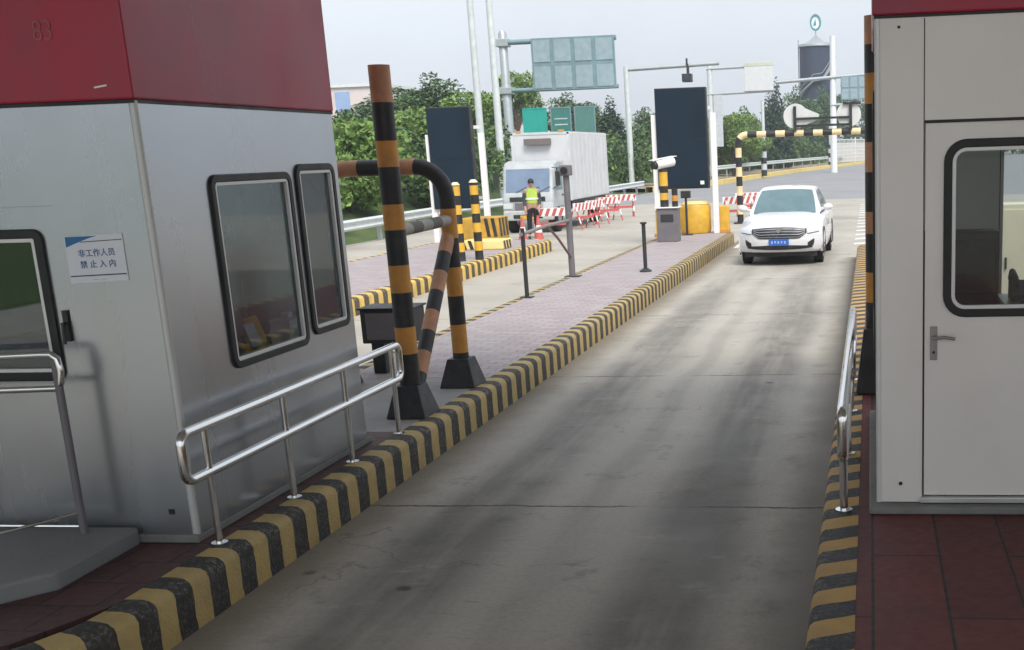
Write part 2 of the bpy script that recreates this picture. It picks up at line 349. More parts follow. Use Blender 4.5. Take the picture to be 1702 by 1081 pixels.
# ---------------------------------------------------------------- ground and roads
def ground_material():
    m = bpy.data.materials.new('worn concrete lane'); m.use_nodes = True; nt = m.node_tree; b = nt.nodes['Principled BSDF']; L = nt.links.new
    tc = nt.nodes.new('ShaderNodeTexCoord'); sp = nt.nodes.new('ShaderNodeSeparateXYZ'); L(tc.outputs['Object'], sp.inputs[0])
    def noise(scale, det=6, ro=.6, vec=None, st=None):
        n = nt.nodes.new('ShaderNodeTexNoise'); n.inputs['Scale'].default_value = scale; n.inputs['Detail'].default_value = det; n.inputs['Roughness'].default_value = ro
        if st:
            mp = nt.nodes.new('ShaderNodeMapping'); mp.inputs['Scale'].default_value = st; L(tc.outputs['Object'], mp.inputs['Vector']); L(mp.outputs[0], n.inputs['Vector'])
        else: L(tc.outputs['Object'], n.inputs['Vector'])
        return n.outputs['Fac']
    def M(op, a, bb=None, c=None, clamp=False):
        n = nt.nodes.new('ShaderNodeMath'); n.operation = op; n.use_clamp = clamp
        for i, v in enumerate((a, bb, c)):
            if v is None: continue
            if isinstance(v, (int, float)): n.inputs[i].default_value = v
            else: L(v, n.inputs[i])
        return n.outputs[0]
    def ramp(v, a, b_, c=0, d=1):
        n = nt.nodes.new('ShaderNodeMapRange'); n.interpolation_type = 'SMOOTHSTEP'
        for i, q in enumerate((a, b_, c, d)): n.inputs[i+1].default_value = q
        L(v, n.inputs[0]); return n.outputs[0]
    def mix(f, a, c):
        n = nt.nodes.new('ShaderNodeMix'); n.data_type = 'RGBA'; L(f, n.inputs[0])
        for i, v in ((6, a), (7, c)):
            if isinstance(v, tuple): n.inputs[i].default_value = (*v, 1)
            else: L(v, n.inputs[i])
        return n.outputs[2]
    big = noise(.5, 5); fine = noise(30, 8, .7); med = noise(2.2, 8, .7); lon = noise(1.4, 6, .6, st=(1.6, .18, 1))
    c = mix(ramp(big, .3, .7), (.37, .34, .29), (.47, .435, .375))
    c = mix(ramp(fine, .3, .75, 0, .35), c, (.20, .195, .18))
    # tyre tracks: rubber darkened wheel paths along the lane
    x = sp.outputs[0]; xw = M('MULTIPLY_ADD', M('SUBTRACT', noise(.35, 3, .5), .5), .5, x)
    for cx, wd, amt in ((-2.62, .50, .80), (-1.12, .52, .82), (-1.9, .16, .25)):
        d = M('ABSOLUTE', M('SUBTRACT', xw, cx))
        f = ramp(d, wd*.25, wd, amt, 0); f = M('MULTIPLY', f, ramp(lon, .30, .58, .35, 1)); f = M('MULTIPLY', f, ramp(noise(1.1, 9, .72), .3, .62, .7, 1))
        f = M('MULTIPLY', f, ramp(sp.outputs[1], 13, 30, 1, .12))
        c = mix(f, c, (.098, .092, .081))
    # scuffs and patches
    c = mix(M('MULTIPLY', ramp(med, .56, .70), .45), c, (.11, .105, .09))
    sc_ = noise(3.2, 9, .75, st=(.6, 2.6, 1)); c = mix(M('MULTIPLY', ramp(sc_, .60, .70), .6), c, (.10, .098, .09))
    lt = noise(2.0, 9, .7, st=(.7, 1.6, 1)); c = mix(M('MULTIPLY', ramp(lt, .57, .72), .45), c, (.46, .45, .42))
    # brown silt along the left kerb
    e = ramp(M('MULTIPLY_ADD', M('SUBTRACT', med, .5), .5, x), -3.45, -2.95, .75, 0)
    inl = M('MULTIPLY', M('GREATER_THAN', x, -3.5), M('LESS_THAN', sp.outputs[1], 40)); e = M('MULTIPLY', e, inl)
    c = mix(e, c, (.15, .12, .08))
    e2 = M('MULTIPLY', ramp(M('MULTIPLY_ADD', M('SUBTRACT', med, .5), .35, x), -.75, -.35, 0, .75), M('LESS_THAN', sp.outputs[1], 25)); c = mix(e2, c, (.13, .115, .09))
    # slab joints across the lane, worn away in places
    yw = M('MULTIPLY_ADD', M('SUBTRACT', noise(1.3, 6, .7), .5), .16, sp.outputs[1])
    fr = M('FRACT', M('DIVIDE', M('SUBTRACT', yw, 7.28), 4.6)); dj = M('MINIMUM', fr, M('SUBTRACT', 1, fr))
    jn = M('MULTIPLY', ramp(dj, .0015, .0042, .9, 0), ramp(noise(.9, 3), .38, .52)); c = mix(jn, c, (.035, .033, .03))
    v2 = nt.nodes.new('ShaderNodeTexVoronoi'); v2.inputs['Scale'].default_value = 1.3; L(tc.outputs['Object'], v2.inputs['Vector'])
    dr = M('MULTIPLY', ramp(M('MULTIPLY_ADD', M('SUBTRACT', fine, .5), .10, v2.outputs['Distance']), .03, .075, .8, 0), ramp(noise(.6, 3), .5, .6)); c = mix(dr, c, (.03, .028, .025))
    v3 = nt.nodes.new('ShaderNodeTexVoronoi'); v3.inputs['Scale'].default_value = 5; L(tc.outputs['Object'], v3.inputs['Vector'])
    gr = M('MULTIPLY', ramp(M('MULTIPLY_ADD', M('SUBTRACT', fine, .5), .05, v3.outputs['Distance']), .02, .05, .7, 0), ramp(noise(.8, 4), .5, .62)); c = mix(gr, c, (.07, .06, .05))
    # fine cracks
    vo = nt.nodes.new('ShaderNodeTexVoronoi'); vo.feature = 'DISTANCE_TO_EDGE'; vo.inputs['Scale'].default_value = .55
    wv = nt.nodes.new('ShaderNodeVectorMath'); wv.operation = 'ADD'; nn = nt.nodes.new('ShaderNodeTexNoise'); nn.inputs['Scale'].default_value = 2.5; nn.inputs['Detail'].default_value = 6
    L(tc.outputs['Object'], nn.inputs['Vector']); L(tc.outputs['Object'], wv.inputs[0]); L(nn.outputs['Color'], wv.inputs[1]); L(wv.outputs[0], vo.inputs['Vector'])
    ck = M('MULTIPLY', ramp(vo.outputs['Distance'], .002, .007, .75, 0), ramp(noise(.4, 2), .52, .6)); c = mix(M('MULTIPLY', ck, .55), c, (.07, .065, .055))
    L(c, b.inputs['Base Color'])
    ro = ramp(big, .3, .7, .62, .85); L(ro, b.inputs['Roughness'])
    bp = nt.nodes.new('ShaderNodeBump'); bp.inputs['Strength'].default_value = .35; bp.inputs['Distance'].default_value = .02
    L(M('ADD', fine, M('MULTIPLY', sc_, .6)), bp.inputs['Height']); L(bp.outputs[0], b.inputs['Normal'])
    return m
def sheet(name, x0, y0, x1, y1, z, m):
    b = MB(); b.add([(x0, y0, z), (x1, y0, z), (x1, y1, z), (x0, y1, z)], [(0, 1, 2, 3)])
    return struct(b.build(name, m, recalc=False))
GRASS = mat('rough grass', (.075, .115, .035), .95, 0, .4, 1.2, .6, 8, (1, 1, 1), (.14, .13, .06), .4, .5)
ASPH = mat('grey asphalt', (.26, .26, .268), .85, 0, .12, .6, .25, 60, (1, 1, 1), (.19, .19, .19), .5, .25)
sheet('ground', -900, -300, 900, 1500, -.012, GRASS)
sheet('concrete_plaza', -15.2, -160, 60, 53.6, 0, ground_material())
# asphalt road beyond, its far edge swinging away to the right
b = MB(); far = [(-13.2, 70), (-11.6, 76), (-10.2, 84), (-9.4, 95), (-7.7, 112), (-4.8, 134), (-.4, 162), (12, 215), (40, 300)]
b.add([(-14.9, 53.6, -.004), (-13.2, 70, -.004)]+[(x, y, -.004) for x, y in far[1:]]+[(140, 300, -.004), (140, 53.6, -.004)], [tuple(range(len(far)+3))])
struct(b.build('asphalt_road', ASPH, recalc=False))

YK = (.50, .335, .085); DK = (.028, .026, .024)
KERBM = stripe_mat('kerb stripes', (.46, .33, .12), DK, .30, skew=0, wear=.24)
KERBR = stripe_mat('slanted kerb stripes', (.50, .30, .085), (.03, .032, .036), .36, skew=.42, wear=.22)
KERBF = stripe_mat('far kerb stripes', (.75, .5, .12), (.08, .06, .03), .36, wear=.3)
YLINE = mat('yellow kerb paint', (.72, .55, .18), .7, 0, .15, 2)
def sweep_kerb(name, path, prof, m):
    """path: plan points; prof: (inset, z) from the road face inwards; island lies to the LEFT of the walking direction"""
    b = MB(); P = [Vector((x, y, 0)) for x, y in path]; n = len(P); rows = []; s = 0; S = []
    for i in range(n):
        t = (P[min(i+1, n-1)]-P[max(i-1, 0)]).normalized(); nr = Vector((-t.y, t.x, 0))
        rows.append([P[i]+nr*d+Vector((0, 0, z)) for d, z in prof]); 
        if i: s += (P[i]-P[i-1]).length
        S.append(s)
    V = [0]
    for j in range(1, len(prof)): V.append(V[-1]+math.dist(prof[j], prof[j-1]))
    k = len(prof); vs = [v for r in rows for v in r]; fs = []; uv = []
    for i in range(n-1):
        for j in range(k-1):
            fs.append((i*k+j, (i+1)*k+j, (i+1)*k+j+1, i*k+j+1)); uv.append([(S[i], V[j]), (S[i+1], V[j]), (S[i+1], V[j+1]), (S[i], V[j+1])])
    b.add(vs, fs, 0, uv); o = struct(b.build(name, m, recalc=False, smooth=True)); return o
def dens(path, step=.4):
    out = [path[0]]
    for a, c in zip(path, path[1:]):
        n = max(1, int(math.dist(a, c)/step)); out += [(a[0]+(c[0]-a[0])*k/n, a[1]+(c[1]-a[1])*k/n) for k in range(1, n+1)]
    return out
def arc(cx, cy, r, a0, a1, n=10): return [(cx+r*math.cos(R(a0+(a1-a0)*k/n)), cy+r*math.sin(R(a0+(a1-a0)*k/n))) for k in range(n+1)]
PROF = [(0, -.02), (0, KZ-.05), (.012, KZ-.02), (.04, KZ-.002), (.08, KZ+.004), (.17, KZ+.004), (.17, KZ-.03)]
PROFR = [(0, -.02), (0, KZ-.04), (.01, KZ-.012), (.03, KZ), (.21, KZ+.004), (.21, KZ-.03)]
# island one (left of the lane): walking +Y along its right face keeps the island on the left
i1 = arc(-4.43, 4.75, .95, 270, 360, 10)
i1 = [(-4.9, 3.80)] + i1 + [(-3.48, 6), (-3.48, 29.3)] + arc(-4.2, 29.3, .72, 0, 90, 8) + [(-4.7, 30.02)] + arc(-4.6, 29.3, .72, 90, 180, 8) + [(-5.32, 5.05)] + arc(-4.82, 4.3, .5, 180, 270, 5)
sweep_kerb('island_kerb', dens(i1), PROF, KERBM)
i2 = [(-8.0, 6), (-8.0, 28.3)] + arc(-8.6, 28.3, .6, 0, 90, 8) + [(-11.2, 28.9), (-11.2, 6), (-8.0, 6)]
sweep_kerb('island_kerb', dens(i2), PROF, KERBF)
i3 = [(1.9, -6), (1.9, 24.5)] + arc(1.3, 24.5, .6, 0, 90, 6) + [(.3, 25.1)] + arc(.3, 24.5, .59, 90, 180, 6) + [(-.29, -6), (1.9, -6)]
sweep_kerb('island_kerb', dens(i3), PROFR, KERBR)

def tile_mat(name, c1, c2, mort, sx, sy, rough=.7, ms=.012, dirt=(.1, .09, .08), damt=.4, offset=.5, rotz=0):
    m = bpy.data.materials.new(name); m.use_nodes = True; nt = m.node_tree; b = nt.nodes['Principled BSDF']; L = nt.links.new
    tc = nt.nodes.new('ShaderNodeTexCoord'); mp = nt.nodes.new('ShaderNodeMapping'); mp.inputs['Rotation'].default_value = (0, 0, rotz); L(tc.outputs['Object'], mp.inputs['Vector'])
    br = nt.nodes.new('ShaderNodeTexBrick'); br.offset = offset; br.inputs['Scale'].default_value = 1; br.inputs['Brick Width'].default_value = sx; br.inputs['Row Height'].default_value = sy
    br.inputs['Mortar Size'].default_value = ms; br.inputs['Color1'].default_value = (*c1, 1); br.inputs['Color2'].default_value = (*c2, 1); br.inputs['Mortar'].default_value = (*mort, 1); br.inputs['Mortar Smooth'].default_value = .2
    L(mp.outputs[0], br.inputs['Vector'])
    nz = nt.nodes.new('ShaderNodeTexNoise'); nz.inputs['Scale'].default_value = 1.7; nz.inputs['Detail'].default_value = 9; nz.inputs['Roughness'].default_value = .7; L(tc.outputs['Object'], nz.inputs['Vector'])
    mr = nt.nodes.new('ShaderNodeMapRange'); mr.inputs[1].default_value = .4; mr.inputs[2].default_value = .75; mr.inputs[4].default_value = damt; L(nz.outputs['Fac'], mr.inputs[0])
    mx = nt.nodes.new('ShaderNodeMix'); mx.data_type = 'RGBA'; mx.inputs[7].default_value = (*dirt, 1); L(mr.outputs[0], mx.inputs[0]); L(br.outputs['Color'], mx.inputs[6]); L(mx.outputs[2], b.inputs['Base Color'])
    b.inputs['Roughness'].default_value = rough
    n2 = nt.nodes.new('ShaderNodeTexNoise'); n2.inputs['Scale'].default_value = 18; n2.inputs['Detail'].default_value = 6; L(tc.outputs['Object'], n2.inputs['Vector'])
    r2 = nt.nodes.new('ShaderNodeMapRange'); r2.inputs[3].default_value = rough-.22; r2.inputs[4].default_value = min(1, rough+.15); L(n2.outputs['Fac'], r2.inputs[0]); L(r2.outputs[0], b.inputs['Roughness'])
    bp = nt.nodes.new('ShaderNodeBump'); bp.inputs['Strength'].default_value = .5; bp.inputs['Distance'].default_value = .006; bp.invert = True; L(br.outputs['Fac'], bp.inputs['Height'])
    b2 = nt.nodes.new('ShaderNodeBump'); b2.inputs['Strength'].default_value = .25; b2.inputs['Distance'].default_value = .01; L(n2.outputs['Fac'], b2.inputs['Height']); L(bp.outputs[0], b2.inputs['Normal']); L(b2.outputs[0], b.inputs['Normal'])
    return m
PAVE1 = tile_mat('pinkish paver', (.32, .255, .265), (.40, .34, .34), (.20, .18, .18), .24, .12, .75, .008, (.34, .34, .34), .6)
PAVER = tile_mat('dark red tile', (.095, .018, .018), (.15, .03, .028), (.012, .007, .007), 1.6, .34, .7, .008, (.045, .02, .02), .5, .5, R(90))
def slab(name, pts, z, m):
    b = MB(); b.prism([(x, y, z-.25) for x, y in pts], (0, 0, .25)); return struct(b.build(name, m))
ins = lambda p, d, cx: [(x+(d if x < cx else -d), y) for x, y in p]
PAVER2 = tile_mat('dark red brick', (.065, .026, .024), (.095, .036, .033), (.02, .014, .013), .3, .3, .7, .008, (.06, .04, .038), .5)
slab('island_pavement', [(-3.64, 4.85), (-3.64, 8.3), (-5.17, 8.3), (-5.17, 4.9), (-4.9, 4.0), (-4.4, 3.98), (-3.85, 4.35)], KZ, PAVER2)
slab('island_concrete', [(-3.64, 8.3), (-3.64, 10.5), (-5.17, 10.5), (-5.17, 8.3)], KZ-.002, mat('island concrete', (.28, .27, .26), .85, 0, .15, 4, .3, 40, (1, 1, 1), (.16, .15, .14), .5, 1.5))
slab('island_pavement', [(-3.64, 10.5), (-3.64, 29.6), (-4.0, 29.85), (-4.9, 29.85), (-5.17, 29.5), (-5.17, 10.5)], KZ, PAVE1)
slab('island_pavement', [(-8.16, 6.15), (-8.16, 28.6), (-8.4, 28.75), (-11.05, 28.75), (-11.05, 6.15)], KZ, PAVE1)
slab('island_pavement', [(1.72, -5.9), (1.72, 24.6), (1.3, 24.95), (.3, 24.95), (-.09, 24.4), (-.09, -5.9)], KZ, PAVER)
# white hatching on the lane edge beyond the right island
HATCH = mat('road marking white', (.62, .61, .58), .75, 0, .15, 3)
b = MB()
for k in range(14):
    y = 28.2+k*1.5; b.add([(-.42, y, .004), (.2, y+.35, .004), (.2, y+.9, .004), (-.42, y+.5, .004)], [(0, 1, 2, 3)])
b.add([(-3.36, 28, .004), (-3.24, 28, .004), (-3.24, 48, .004), (-3.36, 48, .004)], [(0, 1, 2, 3)])
struct(b.build('road_marking', HATCH, recalc=False))
# raised yellow kerb on the far edge of the asphalt road
def far_kerb():
    path = dens([(-13.2, 70)]+far[1:], 3)
    b = MB(); n = len(path)
    for i in range(n-1):
        (x0, y0), (x1, y1) = path[i], path[i+1]; d = Vector((x1-x0, y1-y0, 0)).normalized(); nr = Vector((-d.y, d.x, 0))*.5
        b.add([(x0, y0, -.05), (x1, y1, -.05), (x1, y1, .32), (x0, y0, .32), (x0+nr.x, y0+nr.y, .32), (x1+nr.x, y1+nr.y, .32), (x1+nr.x, y1+nr.y, -.05), (x0+nr.x, y0+nr.y, -.05)], [(0, 1, 2, 3), (3, 2, 5, 4), (4, 5, 6, 7)])
    return struct(b.build('far_kerb', YLINE, recalc=False))
far_kerb()
VERGE = mat('dry verge', (.30, .25, .17), .95, 0, .25, 1, .4, 6)
b = MB(); pv = dens([(-13.2, 70)]+far[1:], 3)
for i in range(len(pv)-1):
    (x0, y0), (x1, y1) = pv[i], pv[i+1]; b.add([(x0-.3, y0, .22), (x1-.3, y1, .22), (x1-5, y1+4, .26), (x0-5, y0+4, .26)], [(0, 1, 2, 3)])
struct(b.build('verge', VERGE, recalc=False))
# grass bank behind the guardrail
def bank():
    b = MB(); rows = []
    for k in range(30):
        y = 18+k*8; base = -15.6+max(0, (y-40))*.045 if y < 74 else None
        if base is None: base = {True: -14.2}[True] + (y-74)*.105 - 2.5
        row = []
        for j, (dx, z) in enumerate(((0, -.05), (1.2, .3), (4, 1.5), (8, 2.9), (13, 3.4), (26, 3.2), (60, 2.4))):
            row.append((base-dx, y, z*(1+.25*math.sin(k*1.7+j))+ .15*random.random()))
        rows.append(row)
    n = len(rows[0]); vs = [v for r in rows for v in r]
    b.add(vs, [(i*n+j, (i+1)*n+j, (i+1)*n+j+1, i*n+j+1) for i in range(len(rows)-1) for j in range(n-1)])
    return struct(b.build('grass_bank', mat('bank grass', (.06, .10, .03), .95, 0, .45, .8, .7, 4, (1, 1, 1), (.12, .13, .05), .5, .4), smooth=True))
bank()

# ---------------------------------------------------------------- toll canopy overhead (out of frame, shades the lane)
def canopy():
    t = thing('toll_canopy', 'wide flat toll plaza roof spanning the lanes overhead', 'canopy', (0, 0, 0))
    b = MB(); b.box((-24, -2.2, 5.7), (17, 8.6, 6.2)); b.build('roof', ASPH_SIDE, t, bevel=.03)
    for x, y in ((-9.6, 3), (-19, 3), (3.4, -1.6), (14, 3)):
        c = MB(); c.tube([(x, y, -.01), (x, y, 5.7)], .35, 20); c.build('column', CONC, t, smooth=True)
canopy()

# ---------------------------------------------------------------- booth windows
def booth_window(parent, o, U, V, N, u0, v0, u1, v1, r, gl, rub=.045, trim=.022, name='window'):
    """rubber gasket ring > pale trim ring, pane"""
    N = Vector(N); o = Vector(o)
    b = MB(); b.ring(rrect(o, U, V, u0, v0, u1, v1, r), rrect(o, U, V, u0+rub, v0+rub, u1-rub, v1-rub, max(.01, r-rub)), N*.022); b.v = [tuple(Vector(v)-N*.004) for v in b.v]
    w = b.build(name, RUBBER, parent, bevel=.006)
    a = rub-.002
    b = MB(); b.ring(rrect(o-N*.012, U, V, u0+a, v0+a, u1-a, v1-a, max(.01, r-a)), rrect(o-N*.012, U, V, u0+a+trim, v0+a+trim, u1-a-trim, v1-a-trim, max(.008, r-a-trim)), N*.024)
    t = b.build('trim', TRIM, w, bevel=.003)
    a2 = a+trim-.004; b = MB(); b.prism(rrect(o-N*.02, U, V, u0+a2, v0+a2, u1-a2, v1-a2, max(.01, r-a2)), N*.006); b.build('pane', gl, w)
    return w

# ---------------------------------------------------------------- left toll booth
def left_booth():
    x1, y0, y1, z0, z1 = -3.78, 5.74, 7.98, KZ+.03, 2.68; x0 = -5.12
    t = thing('toll_booth', 'grey steel toll booth with red fascia and two side windows, left of the lane', 'booth', (x1-.67, y0, KZ))
    b = MB(); th = .05
    W1 = (6.32, 1.15, 7.27, 2.29); W2 = (7.34, 1.19, 7.90, 2.335)
    hol = [(w[0]+.03, w[1]+.03, w[2]-.03, w[3]-.03) for w in (W1, W2)]
    wall_holes(b, (x1, 0, 0), (0, 1, 0), (0, 0, 1), (1, 0, 0), y0, y1, z0, z1, th, hol)
    DO = (-5.06, z0, -4.33, 2.16)
    wall_holes(b, (0, y0, 0), (1, 0, 0), (0, 0, 1), (0, -1, 0), x0, x1-th, z0, z1, th, [DO])
    wall_holes(b, (0, y1, 0), (1, 0, 0), (0, 0, 1), (0, 1, 0), x0, x1-th, z0, z1, th, [])
    wall_holes(b, (x0, 0, 0), (0, 1, 0), (0, 0, 1), (-1, 0, 0), y0+th, y1-th, z0, z1, th, [(5.95, 1.03, 7.8, 2.42)])
    b.build('wall', STEEL, t)
    b = MB(); wall_holes(b, (x0+th+.012, 0, 0), (0, 1, 0), (0, 0, 1), (1, 0, 0), y0+th+.003, y1-th-.003, z0+.06, 2.555, .01, [(5.95, 1.03, 7.8, 2.42)]); b.build('lining', mat('pale lining', (.46, .46, .45), .6, 0, .06), t)
    b = MB(); b.box((x0+.05, y0+.05, KZ-.005), (x1-.05, y1-.05, KZ+.08)); b.build('floor_pan', DARK, t)
    b = MB(); b.box((x0+.06, y0+.06, 2.56), (x1-.06, y1-.06, 2.62)); b.build('ceiling_panel', INT, t)
    # rounded corner post trim
    b = MB(); b.tube([(x1-.012, y0+.012, z0), (x1-.012, y0+.012, z1)], .022, 12); b.build('corner_trim', mat('corner steel', (.56, .57, .55), .4, .3, .06), t, smooth=True)
    b = MB(); b.box((x0-.03, y0-.03, KZ), (x1+.02, y0-.001, KZ+.045)); b.box((x1+.001, y0-.001, KZ), (x1+.02, y1+.03, KZ+.04)); b.build('base_trim', CONC, t, bevel=.006)
    # red fascia
    b = MB(); b.box((x0-.02, y0-.02, z1+.006), (x1+.012, y1+.02, 3.75)); fas = b.build('fascia', RED, t, bevel=.012)
    b = MB(); b.box((x0-.012, y0-.012, z1-.012), (x1+.006, y1+.012, z1+.005)); b.build('fascia_gasket', RUBBER, t)
    text_mesh('painted_mark', '83', .145, CHALK, (-4.205, y0-.022, 3.035), (R(90), 0, 0), fas, sx=.8)
    b = MB(); b.beam((-3.97, y0-.0215, 2.750), (-3.90, y0-.0215, 2.759), .004, .009); b.build('scratch', TRIM, fas)
    booth_window(t, (x1, 0, 0), (0, 1, 0), (0, 0, 1), (1, 0, 0), *W1, .075, GLASS_L)
    booth_window(t, (x1, 0, 0), (0, 1, 0), (0, 0, 1), (1, 0, 0), *W2, .075, GLASS_L)
    booth_window(t, (x0, 0, 0), (0, 1, 0), (0, 0, 1), (-1, 0, 0), 5.92, 1.0, 7.83, 2.45, .07, GLASS_L)
    # door in the end wall
    b = MB(); dy = y0+.012
    wall_holes(b, (0, dy, 0), (1, 0, 0), (0, 0, 1), (0, -1, 0), DO[0]+.002, DO[2]-.002, z0+.005, DO[3]-.001, .04, [(-4.93, 1.25, -4.46, 2.0)])
    d = b.build('door', STEEL, t)
    booth_window(d, (0, dy, 0), (1, 0, 0), (0, 0, 1), (0, -1, 0), -4.97, 1.21, -4.42, 2.04, .06, GLASS_D, rub=.05)
    b = MB(); b.box((-4.375, dy-.02, 1.43), (-4.345, dy, 1.60)); b.tube([(-4.36, dy-.045, 1.53), (-4.36, dy-.05, 1.42)], .009, 8); b.tube([(-4.36, dy-.005, 1.53), (-4.36, dy-.05, 1.53)], .009, 8); b.build('handle', DARK, d, smooth=True)
    b = MB(); b.box((-3.93, y0-.006, KZ+.16), (-3.90, y0, KZ+.19)); b.build('drain_hole', RUBBER, t)
left_booth()
def booth_insides():
    t = thing('desk', 'grey desk inside the left booth behind its windows', 'desk', (-4.15, 7.0, KZ+.08))
    b = MB(); b.box((-4.45, 6.0, 1.02), (-3.86, 7.88, 1.06)); b.build('desk_top', mat('desk laminate', (.16, .19, .17), .5, 0, .1), t, bevel=.004)
    for x, y in ((-4.42, 6.03), (-4.42, 7.85), (-3.89, 6.03), (-3.89, 7.85)):
        c = MB(); c.box((x-.02, y-.02, KZ+.08), (x+.02, y+.02, 1.02)); c.build('leg', DARK, t)
    t = thing('monitor', 'dark computer screen on the desk in the left booth', 'monitor', (-4.25, 6.75, 1.06))
    b = MB(); b.box((-4.33, 6.52, 1.22), (-4.29, 7.02, 1.54)); b.build('screen', SCREEN, t, bevel=.006)
    b = MB(); b.box((-4.36, 6.66, 1.061), (-4.18, 6.88, 1.075)); b.box((-4.30, 6.75, 1.075), (-4.27, 6.79, 1.25)); b.build('stand', DARK, t)
    t = thing('chair', 'pink cushioned chair inside the left booth', 'chair', (-4.75, 7.15, KZ+.08))
    b = MB(); b.box((-4.97, 6.92, .82), (-4.53, 7.36, .92)); b.build('seat', PINKC, t, bevel=.03)
    b = MB(); b.box((-5.03, 6.90, 1.05), (-4.95, 7.38, 1.75)); b.build('backrest', PINKC, t, bevel=.03)
    b = MB(); b.tube([(-4.75, 7.14, .38), (-4.75, 7.14, .82)], .03, 10)
    for a in range(5): b.tube([(-4.75, 7.14, .42), (-4.75+.27*math.cos(a*1.2566), 7.14+.27*math.sin(a*1.2566), .385)], .02, 8)
    b.tube([(-4.99, 7.14, .86), (-5.0, 7.14, 1.1)], .02, 8); b.build('base', DARK, t, smooth=True)
    t = thing('paper_box', 'white tissue box standing on the desk in the left booth', 'box', (-4.0, 7.45, 1.06))
    b = MB(); b.box((-4.1, 7.36, 1.061), (-3.95, 7.6, 1.3)); b.build('carton', WHITE2, t, bevel=.006)
    b = MB(); b.box((-4.06, 7.45, 1.30), (-4.0, 7.52, 1.34)); b.build('tissue', PAPER, t, bevel=.01)
    t = thing('yellow_folder', 'yellow document stand on the desk in the left booth', 'folder', (-4.1, 6.98, 1.06))
    b = MB(); b.prism([(-4.12, 7.06, 1.062), (-4.0, 7.06, 1.062), (-4.11, 7.06, 1.36)], (0, .17, 0)); b.build('folder', YELLOW, t, bevel=.004)
    b = MB(); b.beam((-4.04, 7.08, 1.17), (-4.09, 7.08, 1.32), .12, .004, up=(1, 0, 0)); 
    b.build('sheet', PAPER, t)
booth_insides()
def notice():
    y = 5.74; t = thing('notice_sheet', 'white and blue paper notice taped to the end wall of the grey booth', 'notice', (-4.27, y-.002, 1.9))
    b = MB(); b.box((-4.29, y-.005, 1.745), (-3.955, y-.001, 1.995))
    b.v = [(x, yy, z+.012*(x+4.29)/.33) for x, yy, z in b.v]; b.build('paper', PAPER, t)
    b = MB(); b.add([(-4.285, y-.0062, 1.993), (-4.285, y-.0062, 1.938), (-4.23, y-.0062, 1.958), (-4.15, y-.0062, 1.984), (-4.10, y-.0062, 1.9965)], [(0, 1, 2, 3, 4)]); b.build('corner_banner', BLUEB, t, recalc=False)
    b = MB(); b.beam((-4.285, y-.0062, 1.783), (-3.96, y-.0062, 1.793), .001, .006); b.build('rule_line', DARK, t); b = MB(); b.beam((-4.2, y-.0062, 1.965), (-3.96, y-.0062, 1.975), .001, .004); b.build('rule_line', DARK, t)
    text_mesh('lettering', '非工作人员', .043, INK, (-4.115, y-.0065, 1.905), (R(90), R(-2), 0), t, extrude=.0005, bold=.0006)
    text_mesh('lettering', '禁 止 入 内', .043, INK, (-4.115, y-.0065, 1.845), (R(90), R(-2), 0), t, extrude=.0005, bold=.0006)
    text_mesh('lettering', '—— · ——', .016, DARK, (-4.12, y-.0065, 1.766), (R(90), R(-2), 0), t, extrude=.0005)
notice()

# ---------------------------------------------------------------- stainless rails
def arcv(c, a, b_, r, n=6): pass
def rail_left():
    x = -3.63; t = thing('guard_rail', 'low polished two bar stainless rail along the left kerb beside the grey booth', 'railing', (x, 5.6, KZ))
    ya, yb, zt, zm, rc = 5.48, 8.36, .96, .70, .06
    b = MB(); pts = []
    # closed hairpin: top bar bends down into the middle bar at both ends
    def bend(cy, cz, r, a0, a1): return [(x, cy+r*math.cos(R(a0+(a1-a0)*k/6)), cz+r*math.sin(R(a0+(a1-a0)*k/6))) for k in range(7)]
    path = [(x, (ya+yb)/2, zt)] + bend(yb-rc, zt-rc, rc, 90, 0) + bend(yb-rc, zm+rc, rc, 0, -90) + bend(ya+rc, zm+rc, rc, 270, 180) + bend(ya+rc, zt-rc, rc, 180, 90) + [(x, (ya+yb)/2, zt)]
    b.tube(path, .027, 14); b.build('rail_loop', CHROME, t, smooth=True)
    for y in (5.70, 6.56, 7.40, 8.22):
        c = MB(); c.tube([(x, y, KZ), (x, y, zt-.02)], .019, 12); c.tube([(x, y, KZ), (x, y, KZ+.012)], .045, 14); c.build('post', CHROME, t, smooth=True)
rail_left()
def rail_right():
    x = -.165; t = thing('guard_rail', 'polished stainless rail along the right kerb beside the cream booth', 'railing', (x, 6.3, KZ))
    ya, yb, zt, zm, rc = 6.22, 10.3, .90, .62, .06
    def bend(cy, cz, r, a0, a1): return [(x, cy+r*math.cos(R(a0+(a1-a0)*k/6)), cz+r*math.sin(R(a0+(a1-a0)*k/6))) for k in range(7)]
    path = [(x, 8, zt)] + bend(yb-rc, zt-rc, rc, 90, 0) + bend(yb-rc, zm+rc, rc, 0, -90) + bend(ya+rc, zm+rc, rc, 270, 180) + bend(ya+rc, zt-rc, rc, 180, 90) + [(x, 8, zt)]
    b = MB(); b.tube(path, .032, 14); b.build('rail_loop', CHROME, t, smooth=True)
    for y in (6.34, 7.6, 8.9, 10.15):
        c = MB(); c.tube([(x, y, KZ), (x, y, zt-.02)], .024, 12); c.tube([(x, y, KZ), (x, y, KZ+.012)], .05, 14); c.build('post', CHROME, t, smooth=True)
rail_right()
